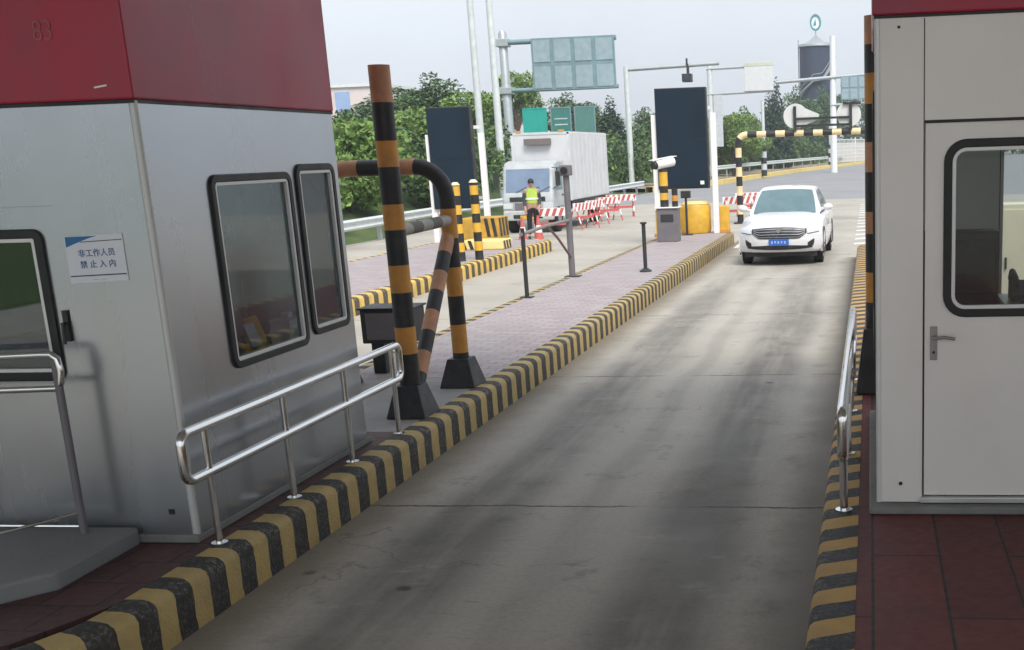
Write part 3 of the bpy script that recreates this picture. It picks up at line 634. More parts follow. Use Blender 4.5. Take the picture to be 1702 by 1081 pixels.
def rail_door():
    y = 5.58; t = thing('step_rail', 'short handrail on a dark post before the booth door at the left edge', 'railing', (-4.4, y, KZ))
    b = MB(); b.tube([(-4.345, y, KZ+.10), (-4.345, y, 1.36)], .021, 12); b.build('post', GREYC, t, smooth=True)
    b = MB(); b.tube([(-5.2, y, 1.36), (-4.42, y, 1.385), (-4.36, y, 1.385), (-4.33, y, 1.36), (-4.32, y, 1.30), (-4.33, y, 1.23), (-4.36, y, 1.20), (-5.2, y, 1.18)], .018, 12); b.build('handrail', CHROME, t, smooth=True)
    b = MB(); b.tube([(-4.345, y, .50), (-4.62, y-.35, .48)], .01, 8); b.tube([(-4.345, y, .42), (-4.9, y, .42)], .01, 8); b.build('lower_bar', CHROME, t, smooth=True)
    b = MB(); b.tube([(-5.15, y, KZ), (-5.15, y, 1.36)], .026, 12); b.build('post', GREYC, t, smooth=True)
rail_door()
# concrete step in front of the booth door
b = MB(); b.prism([(-5.12, 4.62, KZ-.01), (-4.32, 4.72, KZ-.01), (-4.08, 5.0, KZ-.01), (-4.10, 5.70, KZ-.01), (-5.12, 5.70, KZ-.01)], (0, 0, .11))
tag(b.build('concrete_step', mat('smooth step concrete', (.20, .21, .21), .7, 0, .12, 3, .15, 40), bevel=.02), 'grey concrete step before the left booth door', 'step')

# ---------------------------------------------------------------- hazard striped crash frame (left)
def bell(b, x, y, m, s=1.0):
    b.tube([(x, y, KZ), (x, y, KZ+.02), (x, y, KZ+.03), (x, y, KZ+.20), (x, y, KZ+.24)], [.20*s, .205*s, .19*s, .115*s, .105*s], 4, m)
def square(b): pass
def crash_frame():
    xA, yA, xB, yB = -3.78, 8.88, -3.79, 10.11
    t = thing('crash_barrier', 'amber and black striped crash posts with hoop and brace behind the left rail', 'bollard frame', (xA, yA, KZ))
    MM = [BLACK, ORANGE, OCHRE]
    b = MB(); b.tube([(xA, yA, KZ+.1), (xA, yA, 3.06)], .083, 20, bands=(.303, [0])); b = MB()
    # tall post: bands from the top as in the photograph
    cuts = [KZ+.05, .80, 1.02, 1.30, 1.52, 1.80, 2.0, 2.29, 2.49, 2.78, 3.06]; cols = [0, 1, 0, 1, 0, 1, 0, 1, 0, 2]
    for a, c, m in zip(cuts, cuts[1:], cols): b.tube([(xA, yA, a), (xA, yA, c)], .083, 24, m)
    b.build('tall_post', MM, t, smooth=True)
    # hoop crossing the island
    b = MB(); zt = 2.28; r = .28; path = [(xB, yB, KZ+.05), (xB, yB, zt-r)] + [(xB-r+r*math.cos(R(a)), yB, zt-r+r*math.sin(R(a))) for a in range(15, 91, 15)]
    xL = -5.0; path += [(xL+r, yB, zt)] + [(xL+r-r*math.sin(R(a)), yB, zt-r+r*math.cos(R(a))) for a in range(15, 91, 15)] + [(xL, yB, KZ)]
    b.tube(path, .072, 20, bands=(.262, [0, 1, 0, 1, 0, 1, 0, 0, 2, 0, 2, 0, 2])); b.build('hoop', MM, t, smooth=True)
    b = MB(); b.tube([(xB-.01, yB-.02, 1.66), (xA+.0, yA+.06, .42)], .062, 18, bands=(.21, [2, 0])); b.build('brace', MM, t, smooth=True)
    b = MB(); b.beam((xA, yA+.06, 1.79), (xB, yB-.06, 1.80), .10, .12, 0)
    bb = MB(); n = 5
    for k in range(n):
        p = Vector((xA, yA+.05, 1.785)).lerp(Vector((xB, yB-.05, 1.80)), k/n); q = Vector((xA, yA+.05, 1.785)).lerp(Vector((xB, yB-.05, 1.80)), (k+1)/n); bb.tube([p, q], .05, 14, k % 2)
    bb.build('tie_bar', [mat('faded grey paint', (.33, .31, .27), .6, 0, .2), mat('faded brown paint', (.12, .10, .085), .6, 0, .2)], t, smooth=True)
    for x, y in ((xA, yA), (xB, yB), (xL, yB)):
        b = MB()
        lo, hi = .165, .10; n = 4
        b.prism([(x+lo*a, y+lo*c, KZ+.001) for a, c in ((-1,-1),(1,-1),(1,1),(-1,1))], (0, 0, .012))
        vs = [(x+lo*a, y+lo*c, KZ+.012) for a, c in ((-1,-1),(1,-1),(1,1),(-1,1))] + [(x+hi*a, y+hi*c, KZ+.26) for a, c in ((-1,-1),(1,-1),(1,1),(-1,1))]
        b.add(vs, [(0,1,5,4),(1,2,6,5),(2,3,7,6),(3,0,4,7),(4,5,6,7)]); b.build('base_cover', BLACK, t, bevel=.012)
crash_frame()
def crash_post_right():
    x, y = .035, 9.69
    t = thing('crash_post', 'dark striped crash post close behind the cream booth on the right', 'bollard', (x, y, KZ))
    b = MB(); cuts = [KZ+.05, .95, 1.30, 1.52, 1.86, 2.06, 2.38, 2.62, 3.06, 3.34]; cols = [0, 1, 0, 1, 0, 1, 0, 1, 0, 1]
    cuts = [KZ+.05, 1.05, 1.30, 1.62, 1.80, 2.12, 2.36, 2.66, 2.90, 3.12, 3.34]
    for a, c, m in zip(cuts, cuts[1:], [0, 1, 0, 2, 0, 2, 0, 1, 0, 2]): b.tube([(x, y, a), (x, y, c)], .083, 24, m)
    b.build('post', [BLACK, ORANGE, OCHRE], t, smooth=True)
    b = MB(); lo, hi = .17, .10
    vs = [(x+lo*a, y+lo*c, KZ+.002) for a, c in ((-1,-1),(1,-1),(1,1),(-1,1))] + [(x+hi*a, y+hi*c, KZ+.55) for a, c in ((-1,-1),(1,-1),(1,1),(-1,1))]
    b.add(vs, [(0,1,5,4),(1,2,6,5),(2,3,7,6),(3,0,4,7),(4,5,6,7),(3,2,1,0)]); b.build('base_cover', BLACK, t, bevel=.012)
crash_post_right()
def side_cabinet():
    t = thing('equipment_cabinet', 'small dark equipment cabinet behind the left booth beside the striped posts', 'cabinet', (-4.72, 10.8, KZ))
    b = MB(); b.box((-4.96, 10.6, .60), (-4.44, 10.95, .93)); b.build('body', DARK, t, bevel=.012)
    b = MB(); b.box((-4.98, 10.58, .931), (-4.42, 10.97, .95)); b.build('lid', BLACK, t, bevel=.006)
    b = MB(); b.box((-4.93, 10.72, KZ), (-4.80, 10.9, .60)); b.build('pedestal', BLACK, t, bevel=.01)
    b = MB(); b.box((-4.90, 10.58, .64), (-4.50, 10.599, .90)); b.build('door', GREYC, t, bevel=.004)
side_cabinet()

# ---------------------------------------------------------------- right toll booth
def right_booth():
    x0, y0, z0, z1 = .03, 6.36, KZ+.05, 2.98; x1, y1 = 1.62, 8.7; th = .05
    t = thing('toll_booth', 'cream toll booth with red top and windowed door, right of the lane', 'booth', (.8, y0, KZ))
    b = MB(); DO = (.285, z0+.03, 1.16, 2.45)
    wall_holes(b, (0, y0, 0), (1, 0, 0), (0, 0, 1), (0, -1, 0), x0, x1, z0, z1, th, [DO])
    wall_holes(b, (x0, 0, 0), (0, 1, 0), (0, 0, 1), (-1, 0, 0), y0+th, y1, z0, z1, th, [(6.6, 1.15, 8.5, 2.6)])
    wall_holes(b, (x1, 0, 0), (0, 1, 0), (0, 0, 1), (1, 0, 0), y0+th, y1, z0, z1, th, [])
    wall_holes(b, (0, y1, 0), (1, 0, 0), (0, 0, 1), (0, 1, 0), x0+th, x1-th, z0, z1, th, [(.93, 1.15, 1.5, 2.6)])
    b.build('wall', STEELW, t)
    b = MB(); b.box((x0+.012, y0+.06, KZ+.02), (x1-.012, y1-.01, KZ+.09)); b.build('floor_pan', INT, t)
    b = MB(); b.box((x0+.06, y0+.06, 2.75), (x1-.06, y1-.06, 2.8)); b.build('ceiling_panel', INT, t)
    b = MB(); b.box((x0-.02, y0-.02, z1+.01), (x1+.02, y1+.02, 3.9)); b.build('fascia', RED, t, bevel=.01)
    b = MB(); b.box((x0-.008, y0-.008, z1-.004), (x1+.008, y1+.008, z1+.009)); b.build('fascia_gasket', RUBBER, t)
    b = MB(); b.tube([(x0+.008, y0+.006, z0), (x0+.008, y0+.006, z1-.005)], .016, 10); b.build('corner_trim', TRIM, t, smooth=True)
    b = MB(); b.box((.281, y0-.002, 2.452), (.286, y0-.0005, z1-.01)); b.box((.281, y0-.002, z0+.02), (.2845, y0-.0005, 2.452)); b.box((.286, y0-.002, 2.437), (1.16, y0-.0005, 2.453)); b.build('panel_seam', RUBBER, t)
    b = MB(); b.tube([(.15, y0-.006, 2.93), (.15, y0, 2.93)], .008, 8); b.build('screw_plug', RUBBER, t)
    b = MB(); b.tube([(.16, y0-.006, .44), (.16, y0, .44)], .011, 8); b.build('screw_plug', RUBBER, t)
    # plinth and threshold
    b = MB(); b.box((x0-.05, y0-.09, KZ), (x1+.05, y1+.05, KZ+.045)); b.build('plinth', CONC, t, bevel=.012)
    b = MB(); b.box((.27, y0-.03, z0+.002), (1.2, y0+.05, z0+.032)); b.build('threshold', mat('threshold aluminium', (.6, .6, .58), .4, .5, .1), t, bevel=.004)
    # door
    dy = y0+.008; W = (.39, 1.395, 1.06, 2.35)
    b = MB(); wall_holes(b, (0, dy, 0), (1, 0, 0), (0, 0, 1), (0, -1, 0), .292, 1.154, z0+.04, 2.44, .04, [(W[0]+.035, W[1]+.035, W[2]-.035, W[3]-.035)])
    d = b.build('door', STEELW, t)
    booth_window(d, (0, dy, 0), (1, 0, 0), (0, 0, 1), (0, -1, 0), *W, .12, GLASS_R, rub=.045, trim=.022)
    b = MB(); b.box((.322, dy-.008, 1.155), (.362, dy, 1.345)); h = b.build('handle_plate', mat('worn handle plate', (.32, .31, .29), .4, .6, .15), d, bevel=.003)
    b = MB(); b.tube([(.342, dy-.006, 1.285), (.342, dy-.05, 1.285)], .009, 10); b.tube([(.335, dy-.05, 1.285), (.40, dy-.055, 1.29), (.455, dy-.05, 1.28)], .009, 10); b.build('lever', mat('worn handle plate', (.3, .3, .3)), h, smooth=True)
    b = MB(); b.tube([(.342, dy-.012, 1.20), (.342, dy-.006, 1.20)], .008, 10); b.build('keyhole', RUBBER, h)
    booth_window(t, (x0, 0, 0), (0, 1, 0), (0, 0, 1), (-1, 0, 0), 6.57, 1.12, 8.53, 2.63, .07, GLASS_L)
    booth_window(t, (0, y1, 0), (1, 0, 0), (0, 0, 1), (0, 1, 0), .90, 1.12, 1.53, 2.63, .07, GLASS_R)
right_booth()
def right_insides():
    t = thing('filing_cabinet', 'dark filing cabinet seen through the door window of the cream booth', 'cabinet', (.5, 7.6, KZ+.09))
    b = MB(); b.box((.25, 7.3, KZ+.091), (.79, 7.55, 1.79)); b.build('body', DARK, t, bevel=.01)
    b = MB()
    for k in range(4): b.box((.27, 7.285, .45+k*.33), (.77, 7.299, .75+k*.33))
    b.build('drawer_front', BLACK, t, bevel=.004)
    t = thing('desk', 'pale desk behind the door window of the cream booth', 'desk', (1.1, 7.2, KZ+.09))
    b = MB(); b.box((.80, 6.95, 1.34), (1.5, 7.55, 1.37)); b.build('desk_top', TRIM, t, bevel=.004)
    b = MB(); b.box((.82, 7.50, KZ+.091), (1.48, 7.54, 1.339)); b.build('modesty_panel', GREYC, t)
    for x in (.825, 1.455): c = MB(); c.box((x, 6.97, KZ+.091), (x+.03, 7.0, 1.339)); c.build('leg', GREYC, t)
    t = thing('switch_cabinet', 'cream switch cabinet on the right island, seen through the cream booth', 'cabinet', (1.64, 13.2, KZ))
    b = MB(); b.box((1.41, 13.0, KZ+.1), (1.86, 13.4, 1.66)); b.build('body', CREAMI, t, bevel=.012)
    b = MB(); b.box((1.43, 12.985, KZ+.16), (1.84, 12.999, 1.60)); d = b.build('door', CREAMI, t, bevel=.004)
    b = MB(); b.box((1.47, 12.965, .95), (1.49, 12.984, 1.08)); b.build('handle', DARK, d)
    b = MB(); b.box((1.44, 13.03, KZ), (1.83, 13.37, KZ+.099)); b.build('plinth', CONC, t)
    t = thing('desk_phone', 'black telephone device on the pale desk in the cream booth', 'telephone', (.82, 7.15, 1.33))
    b = MB(); b.prism([(.85, 7.05, 1.371), (.85, 7.3, 1.371), (.85, 7.3, 1.49), (.85, 7.05, 1.42)], (.14, 0, 0)); b.build('body', BLACK, t, bevel=.008)
    b = MB(); b.tube([(.87, 7.06, 1.46), (.87, 7.12, 1.515), (.87, 7.26, 1.54), (.87, 7.31, 1.495)], .022, 10); b.build('handset', BLACK, t, smooth=True)
right_insides()

# ---------------------------------------------------------------- display boards
def display_board(name, label, x0, x1, z0, z1, y, posts, zpost, zfoot, logo=False):
    t = thing(name, label, 'display board', ((x0+x1)/2, y, zfoot), 0)
    b = MB(); b.box((x0, y-.12, z0), (x1, y+.1, z1)); b.build('housing', BLACK, t, bevel=.015)
    zm = (z0+z1)/2-.02
    for za, zb in ((z0+.03, zm-.008), (zm+.008, z1-.03)):
        c = MB(); c.box((x0+.03, y-.128, za), (x1-.03, y-.121, zb)); c.build('display_face', SCREEN, t)
    if logo:
        c = MB(); c.box((x1-.22, y-.134, z0+.10), (x1-.12, y-.1285, z0+.19)); c.build('status_plate', WHITE2, t)
    for x in posts:
        c = MB(); c.box((x-.07, y-.06, zfoot), (x+.07, y+.06, zpost)); c.build('post', WHITE2, t, bevel=.01)
    for z in (z0+.25, z1-.5):
        c = MB(); c.box((posts[0]+.07, y+.101, z-.04), (posts[1]-.07, y+.15, z+.04)); c.build('crossbar', WHITE2, t)
    return t
display_board('display_board', 'tall dark display board on white posts at the far end of the near island', -5.36, -4.06, 1.42, 3.89, 29.34, (-5.42, -3.92), 3.26, KZ, True)
display_board('display_board', 'tall dark display board on white posts on the next island to the left', -10.95, -9.83, 1.12, 3.60, 28.4, (-10.98, -9.62), 2.95, KZ)

# yellow blocks at the island ends
def crash_block(label, boxes, striped, loc):
    t = thing('crash_block', label, 'crash block', loc)
    for bx in boxes:
        b = MB(); b.box(*bx[:2]); b.build('block', bx[2], t, bevel=.03)
    for (o, U, V, n) in striped:
        o, U, V = Vector(o), Vector(U), Vector(V); b = MB(); nrm = U.cross(V).normalized()
        for k in range(n):
            u0, u1 = k/n, (k+.5)/n; s = .35/n
            b.prism([o+U*(u0+s), o+U*(u1+s), o+U*u1+V-U*s*0, o+U*u0+V], nrm*.006)
        b.build('hazard_stripes', BLACK, t)
    return t
crash_block('two tiered yellow crash block with black stripes at the foot of the left display board',
    [((-9.40, 25.7, KZ), (-8.40, 26.4, .50), PALEY), ((-9.6, 26.42, KZ), (-8.70, 27.2, .98), DULLY)],
    [((-8.399, 25.75, KZ+.02), (0, .6, 0), (0, 0, .18), 3), ((-8.699, 26.45, KZ+.25), (0, .7, 0), (0, 0, .43), 3), ((-9.05, 26.419, KZ+.25), (.33, 0, 0), (0, 0, .43), 2), ((-9.4, 25.699, KZ+.02), (.5, 0, 0), (0, 0, .2), 3)], (-8.9, 26.8, KZ))
t = thing('crash_barrel', 'rounded yellow barrier drum between the white posts of the near display board', 'barrier', (-4.5, 29.66, KZ))
b = MB(); b.tube([(-4.5, 29.62, KZ), (-4.5, 29.62, .36), (-4.5, 29.62, .95), (-4.5, 29.62, 1.02)], [.37, .40, .40, .36], 28, 0); b.build('drum', YELLOW, t, smooth=True, bevel=.02)
b = MB(); b.tube([(-4.5, 29.62, 1.021), (-4.5, 29.62, 1.10)], [.37, .30], 28); b.build('lid', PALEY, t, smooth=True)
for lab, x in (('yellow bollard block beside the left post of the near display board', -5.24), ('yellow bollard block beside the right post of the near display board', -3.74)):
    t = thing('bollard_block', lab, 'bollard', (x, 29.0, KZ), 0, 'yellow blocks around the near display board')
    yy = 28.6 if x < -5 else 29.6; w = .10 if x < -5 else .12
    b = MB(); b.box((x-w, yy-.12, KZ), (x+w, yy+.12, .96)); b.build('block', YELLOW, t, bevel=.02)
    b = MB(); b.box((x-w-.04, yy-.16, KZ), (x+w+.04, yy-.121, KZ+.09)); b.build('foot', ORANGE, t, bevel=.01)

# ---------------------------------------------------------------- card machine, camera, posts on the island
def island_gear():
    t = thing('card_machine', 'grey ticket cabinet with white top on the near island before the display board', 'ticket machine', (-4.75, 26.95, KZ))
    b = MB(); b.box((-5.0, 26.8, KZ), (-4.5, 27.2, 1.06)); b.build('body', GREYC, t, bevel=.015)
    b = MB(); b.box((-5.04, 26.76, 1.061), (-4.46, 27.24, 1.09)); b.build('top', WHITE2, t, bevel=.006)
    b = MB(); b.box((-4.90, 26.785, .75), (-4.60, 26.799, .92)); b.build('panel', DARK, t, bevel=.003)
    t = thing('camera_post', 'white bullet camera on a short amber and black post atop the grey cabinet', 'camera', (-4.82, 26.95, 1.09))
    b = MB(); b.tube([(-4.82, 26.95, 1.091), (-4.82, 26.95, 1.98)], .10, 18, bands=(.16, [0, 1, 0, 1, 1, 0])); b.build('post', [BLACK, YELLOW], t, smooth=True)
    b = MB(); b.tube([(-4.62, 27.15, 2.12), (-4.95, 26.72, 2.05)], .105, 18); c = b.build('housing', WHITE2, t, smooth=True)
    b = MB(); b.prism([(-4.52, 27.2, 2.235), (-4.98, 26.6, 2.155), (-5.10, 26.69, 2.155), (-4.68, 27.32, 2.235)], (0, 0, .015)); b.build('sunshield', WHITE, t)
    b = MB(); b.tube([(-4.951, 26.719, 2.05), (-5.0, 26.655, 2.04)], [.095, .08], 18); b.build('lens', BLACK, t, smooth=True)
    b = MB(); b.tube([(-4.82, 26.95, 1.98), (-4.80, 26.95, 2.03)], .03, 10); b.build('bracket', DARK, t)
    t = thing('marker_post', 'stubby amber and black marker post on the white cabinet top', 'bollard', (-4.56, 26.9, 1.09))
    b = MB(); b.tube([(-4.56, 26.9, 1.091), (-4.56, 26.9, 1.48)], .07, 16, bands=(.13, [0, 1, 0])); b.build('post', [BLACK, ORANGE], t, smooth=True)
    b = MB(); b.tube([(-4.56, 26.9, 1.481), (-4.56, 26.9, 1.50)], .075, 16); b.build('cap', BLACK, t, smooth=True)
    t = thing('card_reader', 'small black reader box on a thin dark pole beneath the near display board', 'card reader', (-4.62, 28.9, KZ))
    b = MB(); b.tube([(-4.62, 28.9, KZ), (-4.62, 28.9, 1.25)], .03, 10); b.build('pole', DARK, t, smooth=True)
    b = MB(); b.box((-4.74, 28.82, 1.2), (-4.50, 28.98, 1.38)); b.build('head', BLACK, t, bevel=.02)
    b = MB(); b.box((-4.76, 28.80, KZ), (-4.48, 29.0, KZ+.02)); b.build('foot', DARK, t)
    # barrier frame: two posts, a thin bar, a brace and a lamp head
    t = thing('barrier_stand', 'thin dark tube frame with a tall post carrying a lamp on the pink paving', 'barrier', (-5.16, 18, KZ))
    b = MB(); b.tube([(-5.13, 16.65, KZ), (-5.13, 16.65, 1.31)], .032, 12); b.build('short_post', DARK, t, smooth=True)
    b = MB(); b.tube([(-5.14, 16.60, 1.22), (-5.16, 18.0, 1.25), (-5.17, 19.46, 1.25)], .028, 10); b.build('top_bar', mat('worn grey tube', (.25, .22, .20), .5, .3), t, smooth=True)
    b = MB(); b.tube([(-5.17, 19.5, KZ), (-5.17, 19.5, 2.05)], .055, 14); b.build('tall_post', GREYC, t, smooth=True)
    b = MB(); b.tube([(-5.155, 18.1, 1.24), (-5.16, 18.7, 1.0), (-5.17, 19.48, .62)], .022, 10); b.build('brace', mat('worn rust tube', (.16, .10, .095), .5), t, smooth=True)
    b = MB(); b.box((-5.26, 19.40, 2.0), (-5.08, 19.62, 2.18)); b.build('lamp_head', GREYC, t, bevel=.02)
    b = MB(); b.tube([(-5.17, 19.399, 2.09), (-5.17, 19.36, 2.09)], .06, 14); b.build('lens', BLACK, t, smooth=True)
    b = MB(); b.box((-5.29, 19.39, KZ), (-5.03, 19.63, KZ+.015)); b.box((-5.22, 16.57, KZ), (-5.04, 16.73, KZ+.015)); b.build('foot_plate', DARK, t)
    t = thing('thin_post', 'lone thin dark post near the striped kerb on the pink paving', 'post', (-3.99, 20.1, KZ))
    b = MB(); b.tube([(-3.99, 20.1, KZ+.01), (-3.99, 20.1, 1.12)], .035, 12); b.build('pole', DARK, t, smooth=True)
    b = MB(); b.tube([(-3.99, 20.1, 1.12), (-3.99, 20.1, 1.15)], .06, 12); b.build('cap', BLACK, t, smooth=True)
    b = MB(); b.tube([(-3.99, 20.1, KZ), (-3.99, 20.1, KZ+.02), (-3.99, 20.1, KZ+.06)], [.11, .11, .05], 14); b.build('foot', DARK, t, smooth=True)
    for lab, x, y, h in (('amber and black checked post left of its twin on the next island', -8.42, 23.0, 1.88), ('amber and black checked post right of its twin on the next island', -8.14, 23.3, 1.92)):
        t = thing('marker_post', lab, 'bollard', (x, y, KZ), 0, 'checked posts on the next island')
        b = MB(); b.tube([(x, y, KZ), (x, y, h-.06)], .085, 16, bands=(.19, [0, 1])); b.build('post', [BLACK, YELLOW], t, smooth=True)
        b = MB(); b.tube([(x, y, h-.06), (x, y, h)], [.095, .05], 16); b.build('cap', CREAM, t, smooth=True)
island_gear()

# ---------------------------------------------------------------- white saloon car
def build_car():
    car = thing('car', 'white saloon car driving towards the booths in the lane', 'car', (-1.80, 25.5, 0), R(-1.5))
    W = .915
    prof = [(-2.20, .27), (-2.27, .31), (-2.31, .38), (-2.325, .48), (-2.32, .60), (-2.29, .70), (-2.22, .775), (-2.05, .835), (-1.7, .905), (-1.35, .955), (-1.02, .99), (-.6, 1.0), (.3, 1.0), (1.2, 1.0), (1.7, 1.03), (2.1, 1.03), (2.26, .98), (2.32, .85), (2.33, .6), (2.28, .3)]
    def halfw(y):
        if y < -2.0: return .86 + .045*(y+2.34)/.34
        if y > 1.8: return .915-.06*(y-1.8)/.5
        return .905 + .01*math.sin((y+2)/3.8*math.pi)
    def P(t, u):
        k = t*(len(prof)-1); i = min(int(k), len(prof)-2); f = k-i
        y = prof[i][0]*(1-f)+prof[i+1][0]*f; z = prof[i][1]*(1-f)+prof[i+1][1]*f
        a = abs(u); front = max(0, min(1, (-y-1.2)/1.1)); rear = max(0, min(1, (y-1.4)/.9))
        y2 = y + front*.34*a**3.2 - rear*.25*a**3
        zz = z - (.13*a**4 if z > .62 else 0)*(1 if y < -1 or y > 1.4 else .9)
        return Vector((u*halfw(y2), y2, zz))
    b = MB(); nt_, nu = 76, 24
    b.grid(lambda a, c: P(c, 2*a-1), nu, nt_)
    # side skirts down from both edges
    for sgn in (-1, 1):
        def side(a, c, sgn=sgn):
            p = P(c, sgn); zb = .25; z = p.z + (zb-p.z)*a
            x = p.x + sgn*.022*math.sin(a*math.pi) - sgn*.05*max(0, a-.75)*4*.5
            return Vector((x, p.y, min(p.z, z)))
        b.grid(side, 8, nt_)
    body = b.build('body', CARW, car, smooth=True, local=True)
    # underside
    b = MB(); b.box((-.8, -1.98, .17), (.8, 2.1, .30)); b.build('underbody', BLACK, car, local=True)
    # greenhouse: pillars and roof in body colour
    def gh(t, u):     # t 0 cowl -> 1 tail; across u
        ys = [(-1.06, .955, .80), (-.85, 1.09, .775), (-.55, 1.27, .72), (-.28, 1.41, .655), (-.05, 1.462, .62), (.4, 1.485, .61), (.9, 1.47, .61), (1.25, 1.40, .63), (1.6, 1.22, .68), (1.9, 1.03, .74)]
        k = t*(len(ys)-1); i = min(int(k), len(ys)-2); f = k-i; y, z, w = [ys[i][q]*(1-f)+ys[i+1][q]*f for q in range(3)]
        a = abs(u); return Vector((u*w, y+.10*a**2*(1-t)*(1 if t < .5 else 0), z-.035*a**2.5))
    b = MB(); b.grid(lambda a, c: gh(c, 2*a-1), 16, 40)
    for sgn in (-1, 1):
        def sd(a, c, sgn=sgn):
            p = gh(c, sgn); q = Vector((sgn*(.80+.03*math.sin(c*math.pi)), p.y, .97)); return p.lerp(q, a) + Vector((sgn*.02*math.sin(a*math.pi), 0, 0)) if p.z > .97 else p
        b.grid(sd, 6, 40)
    b.build('roof', CARW, car, smooth=True, local=True)
    def offs(fn, du, n): return fn
    # windscreen patch
    def ws(a, c):
        t = .02+c*.315; u = (2*a-1)*.90; p = gh(t, u); return p + Vector((0, -.010, .010))
    b = MB(); b.grid(ws, 16, 12); b.build('windscreen', CGLASS, car, smooth=True, local=True)
    def rw(a, c):
        t = .76+c*.22; u = (2*a-1)*.86; p = gh(t, u); return p + Vector((0, .010, .012))
    b = MB(); b.grid(rw, 12, 8); b.build('rear_window', CGLASS, car, smooth=True, local=True)
    for sgn in (-1, 1):
        def sw(a, c, sgn=sgn):
            t = .22+c*.60; p = gh(t, sgn); q = Vector((sgn*(.80+.03*math.sin(t*math.pi)), p.y, .97)); k = .14+.76*a
            return p.lerp(q, k)+Vector((sgn*(.02*math.sin(k*math.pi)+.008), 0, 0))
        b = MB(); b.grid(sw, 5, 14); b.build('side_window', CGLASS, car, smooth=True, local=True)
    # front details follow the nose
    def nose_y(x, z):
        zs = [(p[1], p[0]) for p in prof[:8]]; y = zs[0][1]
        for (za, ya), (zb, yb) in zip(zs, zs[1:]):
            if za <= z <= zb: y = ya+(yb-ya)*(z-za)/(zb-za); break
        else: y = zs[-1][1] if z > zs[-1][0] else zs[0][1]
        a = min(1, abs(x)/.875); return y+.34*a**3.2
    def patch(x0, x1, zb, zt, d, n=16, m=4):
        def fn(a, c):
            x = x0+(x1-x0)*a; z = zb(x)+(zt(x)-zb(x))*c; return Vector((x, nose_y(x, z)-d, z+.0))
        b = MB(); b.grid(fn, n, m); return b
    gt = lambda x: .755-.03*(abs(x)/.58)**2; gb = lambda x: .535+.11*max(0, (abs(x)-.43)/.18)**1.2
    g = patch(-.60, .60, gb, gt, .012).build('grille', BLACK, car, smooth=True, local=True)
    for k in range(4):
        f = .14+.24*k
        patch(-.565, .565, lambda x, f=f: gb(x)+(gt(x)-gb(x))*f-.006, lambda x, f=f: gb(x)+(gt(x)-gb(x))*f+.007, .022).build('grille_bar', ALLOY, g, local=True)
    b = MB(); b.tube([(0, -2.345, .70), (0, -2.318, .70)], .055, 24); b.build('badge', ALLOY, g, local=True)
    for s in (-1, 1):
        zt_ = lambda x: .735+.02*(abs(x)-.55)/.3; zb_ = lambda x: .625+.03*(abs(x)-.55)/.3
        h = patch(s*.615, s*.86, zb_, zt_, .012, 10, 4).build('headlight', LAMPG, car, smooth=True, local=True)
        patch(s*.615, s*.86, lambda x: zb_(x)-.012, lambda x: zb_(x)-.001, .014, 10, 1).build('lamp_strip', BLACK, h, local=True)
        patch(s*.62, s*.84, lambda x: .39, lambda x: .45+.12*(abs(x)-.62)/.22, .010, 8, 3).build('air_intake', BLACK, car, smooth=True, local=True)
        # mirror
        b = MB(); b.tube([(s*.80, -.72, 1.02), (s*.90, -.74, 1.03)], .025, 8)
        b.grid(lambda a, c, s=s: Vector((s*(.98+.11*math.cos(a*2*math.pi)*math.sin(c*math.pi)), -.75+.055*math.cos(c*math.pi), 1.06+.07*math.sin(a*2*math.pi)*math.sin(c*math.pi))), 16, 8)
        b.build('mirror', CARW, car, smooth=True, local=True)
        # door seams
    patch(-.80, .80, lambda x: .318+.035*(abs(x)/.8)**2, lambda x: .385+.035*(1-abs(x)/.8), .010, 16, 3).build('lower_intake', BLACK, car, smooth=True, local=True)
    patch(-.84, .84, lambda x: .272, lambda x: .308+.03*(abs(x)/.8)**2, .02, 16, 2).build('front_lip', CARW, car, smooth=True, local=True)
    b = MB(); b.box((-.22, -2.352, .405), (.22, -2.338, .535)); pl = b.build('number_plate', PLATE, car, local=True, bevel=.004)
    b = MB(); 
    for k in range(5): b.box((-.165+k*.07, -2.355, .445+.01*(k % 2)), (-.13+k*.07, -2.3525, .495))
    b.build('worn_marking', mat('washed out plate paint', (.30, .42, .68), .5), pl, local=True)
    for sx in (-1, 1):
        for y in (-1.42, 1.42):
            b = MB(); x0 = sx*.70; x1 = sx*.905
            b.tube([(x0, y, .325), (sx*.72, y, .325), (sx*.90, y, .325), (x1, y, .325)], [.30, .325, .325, .30], 28); w = b.build('wheel', TYRE, car, smooth=True, local=True)
            b = MB(); b.tube([(sx*.900, y, .325), (sx*.914, y, .325)], [.22, .20], 24); b.build('rim', ALLOY, w, smooth=True, local=True)
            b = MB(); n = 24; pts_o = [Vector((sx*.915, y+.385*math.cos(2*math.pi*k/n), .325+.385*math.sin(2*math.pi*k/n))) for k in range(n)]; pts_i = [Vector((sx*.915, y+.325*math.cos(2*math.pi*k/n), .325+.325*math.sin(2*math.pi*k/n))) for k in range(n)]
            for L_ in (pts_o, pts_i):
                for p in L_: p.z = max(p.z, .2)
            b.ring(pts_o, pts_i, (sx*.022, 0, 0)); b.build('wheel_arch', BLACK, car, local=True)
    car.scale = (.93, .95, 1.04)
    return car
build_car()

